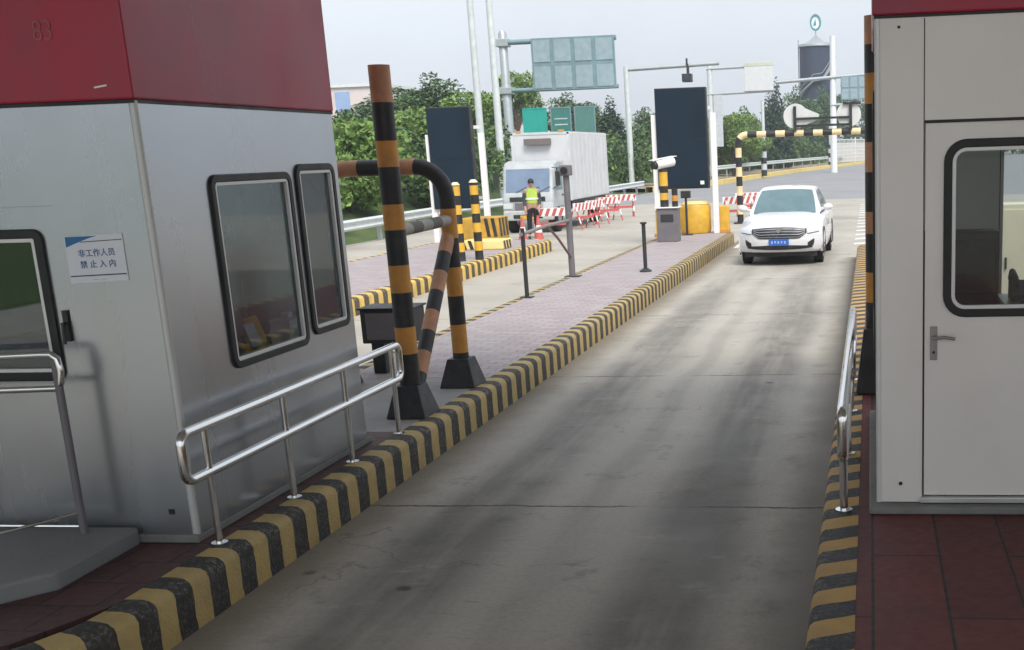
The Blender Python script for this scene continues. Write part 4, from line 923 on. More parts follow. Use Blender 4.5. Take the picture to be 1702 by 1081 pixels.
# ---------------------------------------------------------------- white box lorry
TRUCKW = mat('lorry white', (.60, .61, .63), .5, 0, .05, 3, 0, 40, (1, 1, .3), (.40, .39, .36), .4, 1.2)
def build_truck():
    t = thing('box_lorry', 'white box lorry parked facing the camera behind the next island', 'lorry', (-10.6, 38.5, 0))
    X0, X1 = -11.55, -9.63
    b = MB(); b.box((X0, 37.0, .92), (X1, 42.4, 3.08)); bx = b.build('cargo_box', TRUCKW, t, bevel=.03)
    b = MB()
    for x in (X0+.03, X1-.03): b.box((x-.035, 36.985, .92), (x+.035, 36.998, 3.08))
    b.box((X0, 36.985, 3.02), (X1, 36.998, 3.09)); b.build('edge_trim', GALVL, bx)
    b = MB(); b.box((-11.08, 36.80, 2.70), (-10.22, 36.996, 2.90)); b.build('cooling_unit', mat('brown grey grille', (.16, .14, .13), .6), bx, bevel=.015)
    b = MB(); b.box((X0+.02, 37.2, 3.081), (X1-.02, 42.3, 3.10)); b.build('roof_sheet', TRUCKW, bx)
    b = MB(); b.box((-10.95, 35.6, .55), (-10.75, 42.3, .80)); b.box((-10.45, 35.6, .55), (-10.25, 42.3, .80)); b.box((X0+.1, 37.3, .80), (X1-.1, 42.2, .919)); b.build('chassis', BLACK, t)
    # cab: side profile extruded
    cx0, cx1 = -11.47, -9.83
    prof = [(35.42, .55), (35.36, .70), (35.36, 1.16), (35.42, 1.24), (35.62, 1.98), (35.78, 2.16), (36.1, 2.22), (36.9, 2.22), (36.9, .70), (36.6, .55)]
    b = MB(); b.prism([(cx0, y, z) for y, z in prof], (cx1-cx0, 0, 0)); cab = b.build('cab', mat('lorry cab paint', (.44, .47, .48), .4, 0, .08, 3, 0, 40, (1, 1, .3), (.22, .22, .2), .5, 1.6), t, bevel=.07, smooth=True)
    # windscreen sits on the sloped face
    def ws(a, c):
        y = 35.44+.19*c; z = 1.27+.70*c; x = cx0+.12+(cx1-cx0-.24)*a; return Vector((x, y-.022, z))
    b = MB(); b.grid(ws, 8, 4); b.build('windscreen', mat('lorry glass', (.16, .22, .32), .07, 0, .2, 2, spec=.8), cab, smooth=True)
    b = MB(); b.box((cx0+.25, 35.345, .98), (cx1-.25, 35.358, 1.12)); b.build('grille', DARK, cab)
    b = MB(); b.box((cx0+.40, 35.345, .72), (cx1-.40, 35.358, .94)); b.build('lower_grille', GREYC, cab)
    for k, x in enumerate((cx0+.45, cx0+.85, cx0+1.2)):
        b = MB(); b.beam((x, 35.41, 1.26), (x+.34, 35.45, 1.42), .014, .014, up=(0, 1, 0)); b.build('wiper', BLACK, cab)
    b = MB(); b.box((cx0+.06, 35.335, .50), (cx1-.06, 35.352, .52)); b.build('bumper_seam', BLACK, cab)
    b = MB(); b.prism([(cx1-.001, 35.62, .78), (cx1-.001, 36.62, .78), (cx1-.001, 36.62, .79), (cx1-.001, 35.62, .79)], (.006, 0, 0)); b.build('door_seam', DARK, cab)
    for k in range(9):
        c = MB(); y = 37.6+k*.55; c.box((X1, y, 1.0), (X1+.012, y+.03, 3.0)); c.build('side_rib', GALVL, bx)
    for x in (X0+.25, X1-.25):
        c = MB(); c.box((x-.09, 36.96, 3.10), (x+.09, 37.05, 3.16)); c.build('marker_lamp', ORANGE, bx)
    b = MB(); b.box((cx0+.02, 35.30, .40), (cx1-.02, 35.50, .70)); b.build('bumper', mat('grey bumper', (.45, .47, .47), .5), cab, bevel=.04)
    b = MB(); b.box((cx0+.35, 35.292, .46), (cx1-.35, 35.299, .58)); b.build('bumper_vent', BLACK, cab)
    for x in (cx0+.18, cx1-.18):
        c = MB(); c.box((x-.15, 35.335, .76), (x+.15, 35.358, .93)); c.build('headlight', LAMPG, cab, bevel=.02)
    for s, x in ((-1, cx0), (1, cx1)):
        c = MB(); c.tube([(x-s*.03, 35.55, 2.0), (x+s*.16, 35.42, 1.98), (x+s*.17, 35.42, 1.45), (x-s*.02, 35.5, 1.35)], .015, 8); c.box((x+s*.10, 35.40, 1.45), (x+s*.25, 35.45, 1.88)); c.build('mirror', DARK, cab)
    for x in (cx1-.006,):
        c = MB(); c.prism([(x, 35.72, 1.30), (x, 36.55, 1.30), (x, 36.55, 2.0), (x, 35.9, 2.0)], (.012, 0, 0)); c.build('side_window', CGLASS, cab)
        c = MB(); c.box((x, 36.45, 1.1), (x+.02, 36.6, 1.15)); c.build('door_handle', DARK, cab)
    b = MB(); b.box((-10.9, 35.28, .44), (-10.45, 35.291, .56)); b.build('number_plate', YELLOW, cab)
    for x, y in ((-11.3, 35.95), (-9.95, 35.95), (-11.25, 40.9), (-9.9, 40.9)):
        b = MB(); b.tube([(x-.14, y, .40), (x-.11, y, .40), (x+.11, y, .40), (x+.14, y, .40)], [.36, .40, .40, .36], 28); w = b.build('wheel', TYRE, t, smooth=True)
        b = MB(); b.tube([(x+.13, y, .40), (x+.15, y, .40)], [.22, .18], 20); b.build('rim', ALLOY, w, smooth=True)
    b = MB(); b.box((X1-.05, 37.6, .55), (X1-.02, 40.2, .80)); b.build('side_guard', DARK, t)
    b = MB(); b.box((X0+.1, 42.401, 1.0), (X1-.1, 42.42, 3.0)); b.build('rear_door', WHITE, bx)
build_truck()

# ---------------------------------------------------------------- person in hi-vis vest
def skin_obj(name, verts, edges, rad, m, parent, sub=2, root=0):
    me = bpy.data.meshes.new(name); me.from_pydata([Vector(v) for v in verts], edges, []); o = bpy.data.objects.new(name, me); COL.objects.link(o)
    md = o.modifiers.new('skin', 'SKIN'); md.use_smooth_shade = True
    for i, sv in enumerate(me.skin_vertices[0].data):
        r = rad[i]; sv.radius = r if isinstance(r, tuple) else (r, r); sv.use_root = (i == root)
    s = o.modifiers.new('sub', 'SUBSURF'); s.levels = sub; s.render_levels = sub
    me.materials.append(m); o.parent = parent; return o
def build_person():
    t = thing('person', 'person in a yellow-green vest and dark trousers standing before the white lorry', 'person', (-9.78, 32.9, 0), R(20))
    V = [(0, 0, .93), (0, 0, 1.08), (0, .01, 1.25), (0, .01, 1.38), (0, .0, 1.47), (0, -.02, 1.56), (0, -.03, 1.64),
         (.17, .01, 1.38), (.225, .03, 1.12), (.20, -.12, .93), (.16, -.2, .90),
         (-.17, .01, 1.38), (-.225, .03, 1.12), (-.21, -.06, .90), (-.20, -.10, .83),
         (.095, 0, .88), (.10, -.015, .48), (.11, .01, .09), (.12, -.12, .04),
         (-.095, 0, .88), (-.11, .01, .48), (-.13, .04, .09), (-.14, -.09, .04)]
    E = [(0,1),(1,2),(2,3),(3,4),(4,5),(5,6),(3,7),(7,8),(8,9),(9,10),(3,11),(11,12),(12,13),(13,14),(0,15),(15,16),(16,17),(17,18),(0,19),(19,20),(20,21),(21,22)]
    Rr = [(.15,.10),(.145,.095),(.16,.105),(.15,.09),.055,.085,.075,.065,.045,.036,.035,.065,.045,.036,.035,.085,.058,.042,.04,.085,.058,.042,.04]
    # fingers and thumbs
    def hand(base, d, i0):
        out = []
        for k, ln in enumerate((.07, .08, .075, .06)):
            o = (k-1.5)*.018; p = len(V); V.append((base[0]+o, base[1]+d[1]*.05, base[2]+d[2]*.05)); Rr.append(.010); E.append((i0, p))
            V.append((base[0]+o, base[1]+d[1]*(.05+ln*.6), base[2]+d[2]*(.05+ln*.6))); Rr.append(.009); E.append((p, p+1))
            V.append((base[0]+o, base[1]+d[1]*(.05+ln*.9)+.01, base[2]+d[2]*(.05+ln)-.012)); Rr.append(.008); E.append((p+1, p+2))
        p = len(V); V.append((base[0]-.045, base[1]+d[1]*.02, base[2]+d[2]*.02)); Rr.append(.011); E.append((i0, p)); V.append((base[0]-.055, base[1]+d[1]*.06, base[2]+d[2]*.06)); Rr.append(.009); E.append((p, p+1))
    hand(V[10], (0, -.8, -.5), 10); hand(V[14], (0, -.3, -.9), 14)
    skin_obj('body', V, E, Rr, SKIN, t)
    skin_obj('trousers', [(0, 0, .98), (0, 0, .90), (.095, 0, .84), (.10, -.015, .48), (.11, .01, .12), (-.095, 0, .84), (-.11, .01, .48), (-.13, .04, .12)], [(0,1),(1,2),(2,3),(3,4),(1,5),(5,6),(6,7)],
             [(.165,.12),(.16,.12),.10,.078,.068,.10,.078,.068], NAVY, t, root=1)
    skin_obj('vest', [(0, 0, .95), (0, 0, 1.10), (0, .01, 1.27), (0, .01, 1.38), (.15, .01, 1.39), (-.15, .01, 1.39), (0, 0, 1.44)], [(0,1),(1,2),(2,3),(3,4),(3,5),(3,6)], [(.175,.125),(.17,.12),(.185,.125),(.17,.11),.085,.085,(.08,.07)], HIVIS, t, root=2)
    for s in (1, -1):
        a = [(.19, .01, 1.36), (.225, .03, 1.12), (.202, -.10, .95)] if s > 0 else [(-.19, .01, 1.36), (-.225, .03, 1.12), (-.212, -.05, .93)]
        skin_obj('sleeve', a, [(0,1),(1,2)], [.075, .056, .047], SHIRT, t)
    for x, y in ((.12, -.05), (-.14, -.02)):
        skin_obj('shoe', [(x, y+.08, .05), (x, y-.02, .05), (x, y-.13, .04)], [(0,1),(1,2)], [.05, .05, .042], BLACK, t)
    b = MB(); b.grid(lambda a, c: Vector((.092*math.cos(a*2*math.pi)*math.sin(c*1.75), -.01+.105*math.sin(a*2*math.pi)*math.sin(c*1.75), 1.615+.115*math.cos(c*1.75))), 20, 10); b.build('hair', HAIR, t, smooth=True, local=True)
    b = MB()
    for s in (-1, 1): b.tube([(s*.03, -.112, 1.60), (s*.03, -.10, 1.60)], .011, 8)
    b.build('eye', BLACK, t, local=True)
    b = MB(); b.tube([(0, -.10, 1.60), (0, -.125, 1.565), (0, -.10, 1.56)], [.008, .014, .010], 8); b.build('nose', SKIN, t, local=True, smooth=True)
    b = MB(); b.beam((-.025, -.103, 1.525), (.025, -.103, 1.525), .008, .010); b.build('mouth', mat('lips', (.30, .12, .10)), t, local=True)
    b = MB()
    for s in (-1, 1): b.grid(lambda a, c, s=s: Vector((s*.092+.012*math.cos(a*6.283)*math.sin(c*3.1416), -.01+.02*math.cos(c*3.1416), 1.585+.032*math.sin(a*6.283)*math.sin(c*3.1416))), 8, 5)
    b.build('ear', SKIN, t, local=True, smooth=True)
    b = MB(); b.ring([Vector((.188*math.cos(k/12*math.pi), .128*math.sin(k/12*math.pi)*1.0, 1.13)) for k in range(24)], [Vector((.165*math.cos(k/12*math.pi), .11*math.sin(k/12*math.pi), 1.13)) for k in range(24)], (0, 0, .05)); b.build('reflective_band', WHITE2, t, local=True)
build_person()

# ---------------------------------------------------------------- red and white barricades
def barricades():
    t = thing('barricade', '', 'barricade', (0, 0, 0), 0, 'red and white barricades by the lorry')
    b = MB(); b.box((-.6, -.02, .60), (.6, .02, .84)); b.build('board', WHITE2, t, local=True, bevel=.006)
    b = MB()
    for k in range(6):
        x = -.58+k*.2; b.prism([(x, -.0235, .61), (x+.1, -.0235, .61), (x+.19, -.0235, .83), (x+.09, -.0235, .83)], (0, .003, 0)); 
    b.build('red_stripes', REDW, t, local=True)
    for s in (-1, 1):
        c = MB(); c.tube([(s*.48, -.24, .01), (s*.48, .035, .84)], .024, 8, bands=(.2, [0, 1])); c.tube([(s*.48, .3, .01), (s*.48, .035, .84)], .024, 8, bands=(.2, [0, 1])); c.build('leg', [REDW, WHITE2], t, local=True)
    c = MB(); c.box((-.5, -.025, .33), (.5, .005, .42)); c.build('lower_board', REDW, t, local=True)
    pos = [(-9.45, 33.6, .25, 'red and white barricade nearest the person in the vest'), (-9.25, 36.9, 1.2, 'red and white barricade beside the lorry cab'), (-9.32, 38.7, 1.25, 'red and white barricade beside the lorry side guard'),
           (-9.42, 41.0, .9, 'red and white barricade near the lorry tail'), (-9.45, 43.4, .3, 'red and white barricade farthest along past the lorry tail'),
           (-4.35, 38.4, .5, 'red and white barricade standing left of the white car'), (-4.25, 41.5, .35, 'red and white barricade farther behind the white car')]
    for i, (x, y, a, lab) in enumerate(pos):
        if i == 0: t.location = (x, y, 0); t.rotation_euler.z = a; t['label'] = lab
        else: dup(t, (x, y, 0), a, lab)
    t = thing('traffic_cone', 'red traffic cone with white band at the corner of the left yellow block', 'cone', (-9.6, 31.2, 0), 0, 'traffic cones by the yellow block')
    b = MB(); b.box((-.18, -.18, 0), (.18, .18, .03)); b.build('base', BLACK, t, local=True)
    b = MB(); z = [.03, .25, .45, .72]; r = [.14, .10, .066, .025]
    for k, m in enumerate((0, 1, 0)): b.tube([(0, 0, z[k]), (0, 0, z[k+1])], [r[k], r[k+1]], 18, m)
    b.build('cone', [REDW, WHITE2], t, local=True, smooth=True)
    dup(t, (-9.35, 31.9, 0), 0, 'red traffic cone with white band right of its twin before the person')
barricades()

# ---------------------------------------------------------------- height limit frame
def height_frame():
    y = 37.5; t = thing('height_limit_frame', 'striped height limit bar spanning the lane behind the white car', 'height barrier', (-2.1, y, 0))
    b = MB(); r = .25; zt = 2.80; path = [(-4.22, y, 0), (-4.22, y, zt-r)] + [(-4.22+r-r*math.cos(R(a)), y, zt-r+r*math.sin(R(a))) for a in range(15, 91, 15)] + [(.25-r, y, zt)] + [(.25-r+r*math.sin(R(a)), y, zt-r+r*math.cos(R(a))) for a in range(15, 91, 15)] + [(.25, y, 0)]
    b.tube(path, .10, 16, bands=(.30, [0, 1])); b.build('frame', [BLACK, mat('faded amber paint', (.78, .60, .35), .55, 0, .15, 5)], t, smooth=True)
    b = MB(); 
    for x in (-2.38, -.62): b.box((x-.045, y-.14, zt+.05), (x+.045, y-.06, 3.62))
    b.box((-2.34, y-.13, 3.20), (-.58, y-.07, 3.27)); b.box((-2.34, y-.13, 2.98), (-.58, y-.07, 3.05)); b.box((-.86, y-.13, 3.62), (-.30, y-.07, 3.69)); b.build('sign_bracket', BLACK, t)
    for x in (-2.36, -.68):
        b = MB(); b.tube([(x, y-.055, 3.32), (x, y-.03, 3.32)], .385, 32); b.build('round_sign', mat('sign back white', (.60, .61, .60), .6, 0, .05), t, smooth=True)
    b = MB(); b.prism([(-2.2, y-.05, 3.62), (-1.62, y-.05, 3.36), (-1.62, y-.05, 3.20), (-2.1, y-.05, 3.02)], (0, .02, 0)); b.build('arrow_sign', mat('sign back white', (.6, .6, .6)), t)
    for x in (-4.22, .25):
        b = MB(); b.box((x-.2, y-.2, 0), (x+.2, y+.2, .05)); b.build('foot_plate', DARK, t)
height_frame()

# ---------------------------------------------------------------- sign gantries, light poles
def gantry_panel(t, x0, x1, z0, z1, y, nx, nz, mf, mp):
    b = MB(); b.box((x0, y-.03, z0), (x1, y+.05, z1)); p = b.build('panel', mf, t, bevel=.01)
    b = MB(); dx = (x1-x0)/nx; dz = (z1-z0)/nz; g = .10*dx
    for i in range(nx):
        for j in range(nz): b.box((x0+i*dx+g, y-.06, z0+j*dz+g), (x0+(i+1)*dx-g, y-.031, z0+(j+1)*dz-g))
    b.build('cells', mp, p)
def gantries():
    y = 55; t = thing('sign_gantry', 'tall grey pole carrying a large teal sign panel of eight cells above the lorry', 'sign', (-17.2, y, 0))
    b = MB(); b.tube([(-17.2, y, -.05), (-17.2, y, 8.0), (-17.2, y, 8.15)], [.22, .20, .12], 16); b.build('pole', GALV, t, smooth=True)
    b = MB(); b.tube([(-17.6, y-.1, 7.60), (-11.75, y-.1, 7.62)], .12, 12); b.tube([(-17.6, y-.1, 5.42), (-11.75, y-.1, 5.44)], .10, 12); b.build('arm', TEALG, t, smooth=True)
    b = MB(); b.box((-17.5, y-.28, 7.42), (-16.9, y+.28, 7.78)); b.build('clamp', GALV, t, bevel=.03)
    b = MB(); b.box((-17.5, y-.28, 5.26), (-16.9, y+.28, 5.58)); b.build('clamp', GALV, t, bevel=.03)
    gantry_panel(t, -15.78, -11.80, 5.36, 7.72, y-.28, 4, 2, TEALG, TEALP)
    y = 75; t = thing('camera_gantry', 'grey cantilever pole with a traffic camera hanging from its arm', 'camera pole', (-15.5, y, 0))
    b = MB(); b.tube([(-15.5, y, -.05), (-15.5, y, 7.75)], [.20, .17], 14); b.build('pole', GALVL, t, smooth=True)
    b = MB(); b.tube([(-15.5, y, 7.55), (-9.5, y, 7.72)], .12, 12); b.build('arm', GALV, t, smooth=True)
    b = MB(); b.tube([(-11.5, y-.05, 7.75), (-11.5, y-.05, 6.85)], .09, 10); b.box((-11.85, y-.45, 6.65), (-11.25, y+.25, 7.15)); b.tube([(-11.55, y-.1, 7.68), (-11.55, y-.1, 8.1)], .07, 8); b.build('traffic_camera', DARK, t, bevel=.05)
    y = 80; t = thing('sign_gantry', 'grey pole with a pale blank panel between two arms right of the near display board', 'sign', (-10.8, y, 0))
    b = MB(); b.tube([(-10.8, y, -.05), (-10.8, y, 7.95)], [.22, .18], 14); b.build('pole', GALVL, t, smooth=True)
    b = MB(); b.tube([(-11.0, y-.1, 7.72), (-6.45, y-.1, 7.80)], .09, 10); b.tube([(-11.0, y-.1, 6.06), (-6.45, y-.1, 6.16)], .09, 10); b.build('arm', GALV, t, smooth=True)
    b = MB(); b.box((-8.42, y-.26, 6.18), (-6.46, y-.2, 7.76)); b.build('panel', mat('pale panel', (.62, .63, .63), .6, 0, .06), t, bevel=.02)
    b = MB(); b.box((-8.42, y-.26, 7.77), (-6.46, y-.2, 8.02)); b.build('panel_header', mat('pale sage panel', (.52, .55, .45), .6), t, bevel=.02)
    b = MB(); b.box((-10.55, y-.26, 2.6), (-9.98, y-.18, 6.0)); b.build('side_panel', mat('pale grey vertical panel', (.50, .53, .55), .6), t, bevel=.02)
    y = 110; t = thing('sign_gantry', 'white pole with long arms and a teal panel far behind the height bar', 'sign', (-3.42, y, 0))
    b = MB(); b.tube([(-3.42, y, 0), (-3.42, y, 12.2)], [.32, .25], 14); b.build('pole', mat('white pole', (.75, .77, .78), .5), t, smooth=True)
    b = MB(); b.tube([(-8.7, y-.2, 8.3), (0.4, y-.2, 8.75)], .16, 10); b.tube([(-3.6, y-.2, 6.1), (.4, y-.2, 6.25)], .12, 10); b.build('arm', GALV, t, smooth=True)
    gantry_panel(t, -2.7, .5, 6.5, 8.6, y-.45, 4, 2, TEALG, TEALP)
    for lab, x, yy in (('plain white street light column left of its twin above the left display board', -16.95, 50), ('plain grey street light column right beside the gantry pole', -15.95, 49.5)):
        t = thing('light_column', lab, 'street light', (x, yy, 0), 0, 'tall street light columns')
        b = MB(); b.tube([(x+.0, yy, -.1), (x, yy, 10.4)], [.17, .13], 14); b.build('column', GALVL, t, smooth=True)
        b = MB(); b.tube([(x, yy, 10.38), (x+.3, yy, 10.8), (x+1.6, yy, 11.0)], .05, 8); b.build('bracket_arm', GALVL, t, smooth=True)
        b = MB(); b.box((x+1.5, yy-.14, 10.93), (x+2.2, yy+.14, 11.06)); b.build('lamp_head', GALVL, t, bevel=.04)
    # dull green sheets on a row of posts behind the lorry
    xs = [(-21.0, -19.5, GREEN, 'bright turquoise green sign sheet leftmost above the lorry'), (-19.28, -17.98, GREEND, 'dark green sign sheet with pale bars above the lorry'), (-17.8, -16.5, mat('grey green sheet', (.09, .22, .20), .5), 'grey green sign sheet rightmost above the lorry')]
    for i, (a, c, m, lab) in enumerate(xs):
        y = 70; t = thing('green_sign', lab, 'sign', ((a+c)/2, y, 2.6), 0, 'green sign sheets above the lorry')
        b = MB(); b.box((a, y-.03, 3.60), (c, y+.03, 5.22)); b.build('sheet', m, t, bevel=.01)
        b = MB(); b.box((a, y-.05, 5.14), (c, y-.031, 5.22)); b.box((a, y-.05, 3.60), (c, y-.031, 3.68)); b.box((a, y-.05, 3.68), (a+.08, y-.031, 5.14)); b.box((c-.08, y-.05, 3.68), (c, y-.031, 5.14)); b.build('frame', GREEN if i == 0 else TEALG, t)
        if i == 1:
            b = MB(); b.box((a+.25, y-.045, 4.15), (c-.25, y-.031, 4.22)); b.box((a+.25, y-.045, 4.5), (c-.25, y-.031, 4.56)); b.build('pale_bars', GALVL, t)
        for x in (a+.3, c-.3):
            c_ = MB(); c_.tube([(x, y+.08, 1.5), (x, y+.08, 5.1)], .05, 8); c_.build('post', GALV, t, smooth=True)
    # two thin poles with banded feet on the far verge
    for lab, x, yy, h in (('slim pale pole with banded foot left behind the height bar', -8.9, 98.0, 6.3), ('slim pale post with banded foot right behind the height bar', -4.75, 139.0, 5.0)):
        t = thing('roadside_pole', lab, 'pole', (x, yy, .2), 0, 'slim poles on the far verge')
        b = MB(); b.tube([(x, yy, 2.6), (x, yy, h)], .14, 12); b.build('pole', GALVL, t, smooth=True)
        b = MB(); b.tube([(x, yy, .15), (x, yy, 2.6)], .24, 12, bands=(.5, [0, 1])); b.build('banded_foot', [DARK, GALVL], t, smooth=True)
gantries()

# ---------------------------------------------------------------- guard rails, fence
def guardrail(label, pts, step=2.0, h=.72, m=GALVL):
    t = thing('guard_rail', label, 'guard rail', (*pts[0], 0))
    path = dens(pts, step); b = MB()
    secs = [(0, h-.31), (.06, h-.25), (0, h-.19), (0, h-.12), (.06, h-.06), (0, h)]
    rows = []
    for i, (x, y) in enumerate(path):
        d = Vector((path[min(i+1, len(path)-1)][0]-path[max(i-1, 0)][0], path[min(i+1, len(path)-1)][1]-path[max(i-1, 0)][1], 0)).normalized(); n = Vector((d.y, -d.x, 0))
        rows.append([Vector((x, y, z))+n*o for o, z in secs] + [Vector((x, y, z))+n*(o-.02) for o, z in reversed(secs)])
    k = len(rows[0]); b.add([v for r in rows for v in r], [(i*k+j, (i+1)*k+j, (i+1)*k+(j+1) % k, i*k+(j+1) % k) for i in range(len(rows)-1) for j in range(k)]); b.build('beam', m, t)
    for i, (x, y) in enumerate(path):
        if i % 2: continue
        c = MB(); c.box((x-.16, y-.06, -.1), (x-.05, y+.06, h-.05)); c.build('post', GALV, t)
guardrail('long steel guard rail along the left edge of the plaza behind the lorry', [(-14.6, 22), (-14.75, 31), (-15.1, 40), (-14.6, 50), (-13.5, 58.5), (-13.35, 68)], 1.5, .75)
guardrail('pale guard rail on the far side of the asphalt road', [(-12.3, 79), (-11.2, 88), (-10.6, 98), (-9.2, 112), (-6.6, 132), (-2.6, 160), (8, 205)], 2.5, 1.25)
def mesh_fence():
    t = thing('mesh_fence', 'white mesh panel fence beyond the far road at the right', 'fence', (-4.3, 150, .2), math.atan2(19, 4.6))
    ln = 20.0; b = MB()
    for k in range(31): x = ln*k/30; b.box((x-.03, -.03, .2), (x+.03, .03, 3.1))
    for k in range(7): z = .25+k*2.75/6; b.box((0, -.045, z-.04), (ln, -.031, z+.04))
    b.build('mesh', WHITE, t, local=True)
    for x in (0, ln/2, ln): c = MB(); c.box((x-.12, .04, -.3), (x+.12, .2, 3.3)); c.build('post', WHITE2, t, local=True)
    b = MB(); b.box((.15, .21, .1), (ln-.15, .25, 2.6)); b.build('backing', mat('pale sheet', (.6, .6, .56), .7), t, local=True)
mesh_fence()

# ---------------------------------------------------------------- buildings in the distance
def tower():
    y = 180; t = thing('stair_tower', 'dark round tower with a pale winding stair and ring emblem on top', 'tower', (-8.2, y, 0))
    TW = mat('dark slate cladding', (.028, .042, .075), .7, 0, .2, .5)
    cx, cy, rd = -8.2, y+2.5, 2.5
    b = MB(); b.tube([(cx, cy, 0), (cx, cy, 17.2)], rd, 28); b.build('shaft', TW, t, smooth=True)
    b = MB(); b.tube([(cx, cy, 17.21), (cx, cy, 17.55), (cx, cy, 18.0), (cx, cy, 18.9)], [rd+.25, rd+.2, 1.2, .12], 28); b.build('roof', GALV, t, smooth=True)
    for a in (186, 352): c = MB(); c.tube([(cx+(rd+.15)*math.cos(R(a)), cy+(rd+.15)*math.sin(R(a)), 6), (cx+(rd+.15)*math.cos(R(a)), cy+(rd+.15)*math.sin(R(a)), 18.3)], .09, 8); c.build('corner_pole', GALV, t)
    b = MB(); st = [(200+k*7, 9.6+k*.27 if k < 9 else (12.1+.04*(k-9) if k < 13 else 12.3+(k-13)*.42)) for k in range(22)]
    hp = [(cx+(rd+.35)*math.cos(R(a)), cy+(rd+.35)*math.sin(R(a)), z) for a, z in st]
    for p_, q_ in zip(hp, hp[1:]): b.beam(p_, q_, .6, .16)
    b.build('stair', mat('pale stair', (.36, .38, .40), .6), t)
    b = MB(); b.tube([(p[0], p[1], p[2]+.95) for p in hp], .05, 6); b.build('stair_rail', mat('pale stair', (.36, .38, .40)), t)
    b = MB(); b.tube([(cx, cy, 9.2), (cx, cy, 9.4)], rd+.3, 28); b.build('landing', GALV, t)
    b = MB(); b.tube([(-8.2, y+2.5, 18.6), (-8.2, y+2.5, 19.6)], .1, 8); b.build('mast', GALV, t)
    TL = mat('teal emblem', (.04, .25, .30), .5)
    b = MB(); n = 32; b.ring([Vector((-8.2+.85*math.cos(2*math.pi*k/n), y+2.4, 20.75+1.2*math.sin(2*math.pi*k/n))) for k in range(n)], [Vector((-8.2+.62*math.cos(2*math.pi*k/n), y+2.4, 20.75+.92*math.sin(2*math.pi*k/n))) for k in range(n)], (0, .3, 0)); e = b.build('ring_emblem', TL, t)
    b = MB(); b.tube([(-8.2, y+2.52, 20.75), (-8.2, y+2.6, 20.75)], .7, 24); b.v = [(x, yy, 20.75+(z-20.75)*1.3) for x, yy, z in b.v]; b.build('disc', mat('emblem white', (.8, .82, .82), .5), e)
    b = MB(); b.prism([(-8.55, y+2.45, 20.35), (-8.1, y+2.45, 20.35), (-8.2, y+2.45, 21.25)], (0, .05, 0)); b.build('emblem_triangle', TL, e)
tower()
def building():
    y = 160; t = thing('pale_building', 'pale pink building with a blue panel far off beside the left booth', 'building', (-72, y, 0))
    b = MB(); b.box((-84, y, 0), (-68.6, y+14, 12.7)); b.build('wall', WALLC, t)
    b = MB(); b.box((-84.3, y-.3, 12.701), (-68.3, y+14.3, 13.1)); b.build('roof', WHITE, t)
    for x in (-74.9, -79.5):
        c = MB(); c.box((x, y-.15, 8.4), (x+2.1, y-.01, 12.1)); c.build('window', BLUEP, t)
    b = MB(); b.box((-76.5, y-1.2, 7.4), (-72.0, y-.01, 7.9)); b.build('awning', mat('pink awning', (.55, .10, .22), .6), t)
    b = MB(); b.box((-76.5, y-.1, 6.0), (-72.0, y-.02, 7.38)); b.build('shop_front', WHITE, t)
building()

# ---------------------------------------------------------------- trees and shrubs
def leafmat(name, c):
    m = mat(name, c, .75, 0, .55, .9, 0); b = m.node_tree.nodes['Principled BSDF']; b.inputs['Subsurface Weight'].default_value = 0; return m
LG = [leafmat('leaf mid green', (.075, .140, .050)), leafmat('leaf bright green', (.15, .24, .055)), leafmat('leaf dark green', (.035, .072, .042)), leafmat('leaf olive', (.11, .145, .055))]
def crown_mesh(seed, lobes, n, size, mats, mix):
    rnd = random.Random(seed); b = MB()
    vol = [l[3]*l[4]*l[5] for l in lobes]; tot = sum(vol)
    for li, (cx, cy, cz, rx, ry, rz) in enumerate(lobes):
        lm = rnd.random()
        for _ in range(int(n*vol[li]/tot)):
            while True:
                p = Vector((rnd.uniform(-1, 1), rnd.uniform(-1, 1), rnd.uniform(-1, 1)))
                if .25 < p.length < 1: break
            rr = p.length**.45 / p.length; p = p*rr*(.86+.2*rnd.random()+.18*math.sin(p.x*7+li)*math.sin(p.z*6+li*2))
            c = Vector((cx+p.x*rx, cy+p.y*ry, cz+p.z*rz)); s = size*rnd.uniform(.55, 1.25)
            a = Vector((rnd.gauss(0, 1), rnd.gauss(0, 1), rnd.gauss(0, 1))).normalized(); q = a.cross(Vector((rnd.gauss(0, 1), rnd.gauss(0, 1), rnd.gauss(0, 1)))).normalized()
            mi = mix[0] if rnd.random() < .55+.3*lm else mix[rnd.randrange(len(mix))]
            b.add([c-a*s, c+q*s*.45, c+a*s, c-q*s*.45], [(0, 1, 2, 3)], mi)
    return b.mesh('crown', mats, recalc=False)
def tree_kind(name, seed, lobes, n, size, mix, trunk_h, trunk_r):
    """a tree 1:1 at the origin; placed by copying"""
    rnd = random.Random(seed+50)
    t = thing(name, '', 'tree', (0, 0, 0))
    me = crown_mesh(seed, lobes, n, size, LG, mix); c = bpy.data.objects.new('crown', me); COL.objects.link(c); c.parent = t
    b = MB(); top = max(l[2] for l in lobes); b.tube([(0, 0, -.4), (.05, 0, trunk_h*.5), (0, .06, trunk_h), (.05, 0, top)], [trunk_r, trunk_r*.8, trunk_r*.6, trunk_r*.15], 10)
    for l in lobes[:7]: b.tube([(0, 0, trunk_h*.75), (l[0]*.5, l[1]*.5, (trunk_h+l[2])/2), (l[0], l[1], l[2])], [trunk_r*.45, trunk_r*.3, trunk_r*.1], 6)
    b.build('trunk', BARK, t, local=True, smooth=True)
    return t
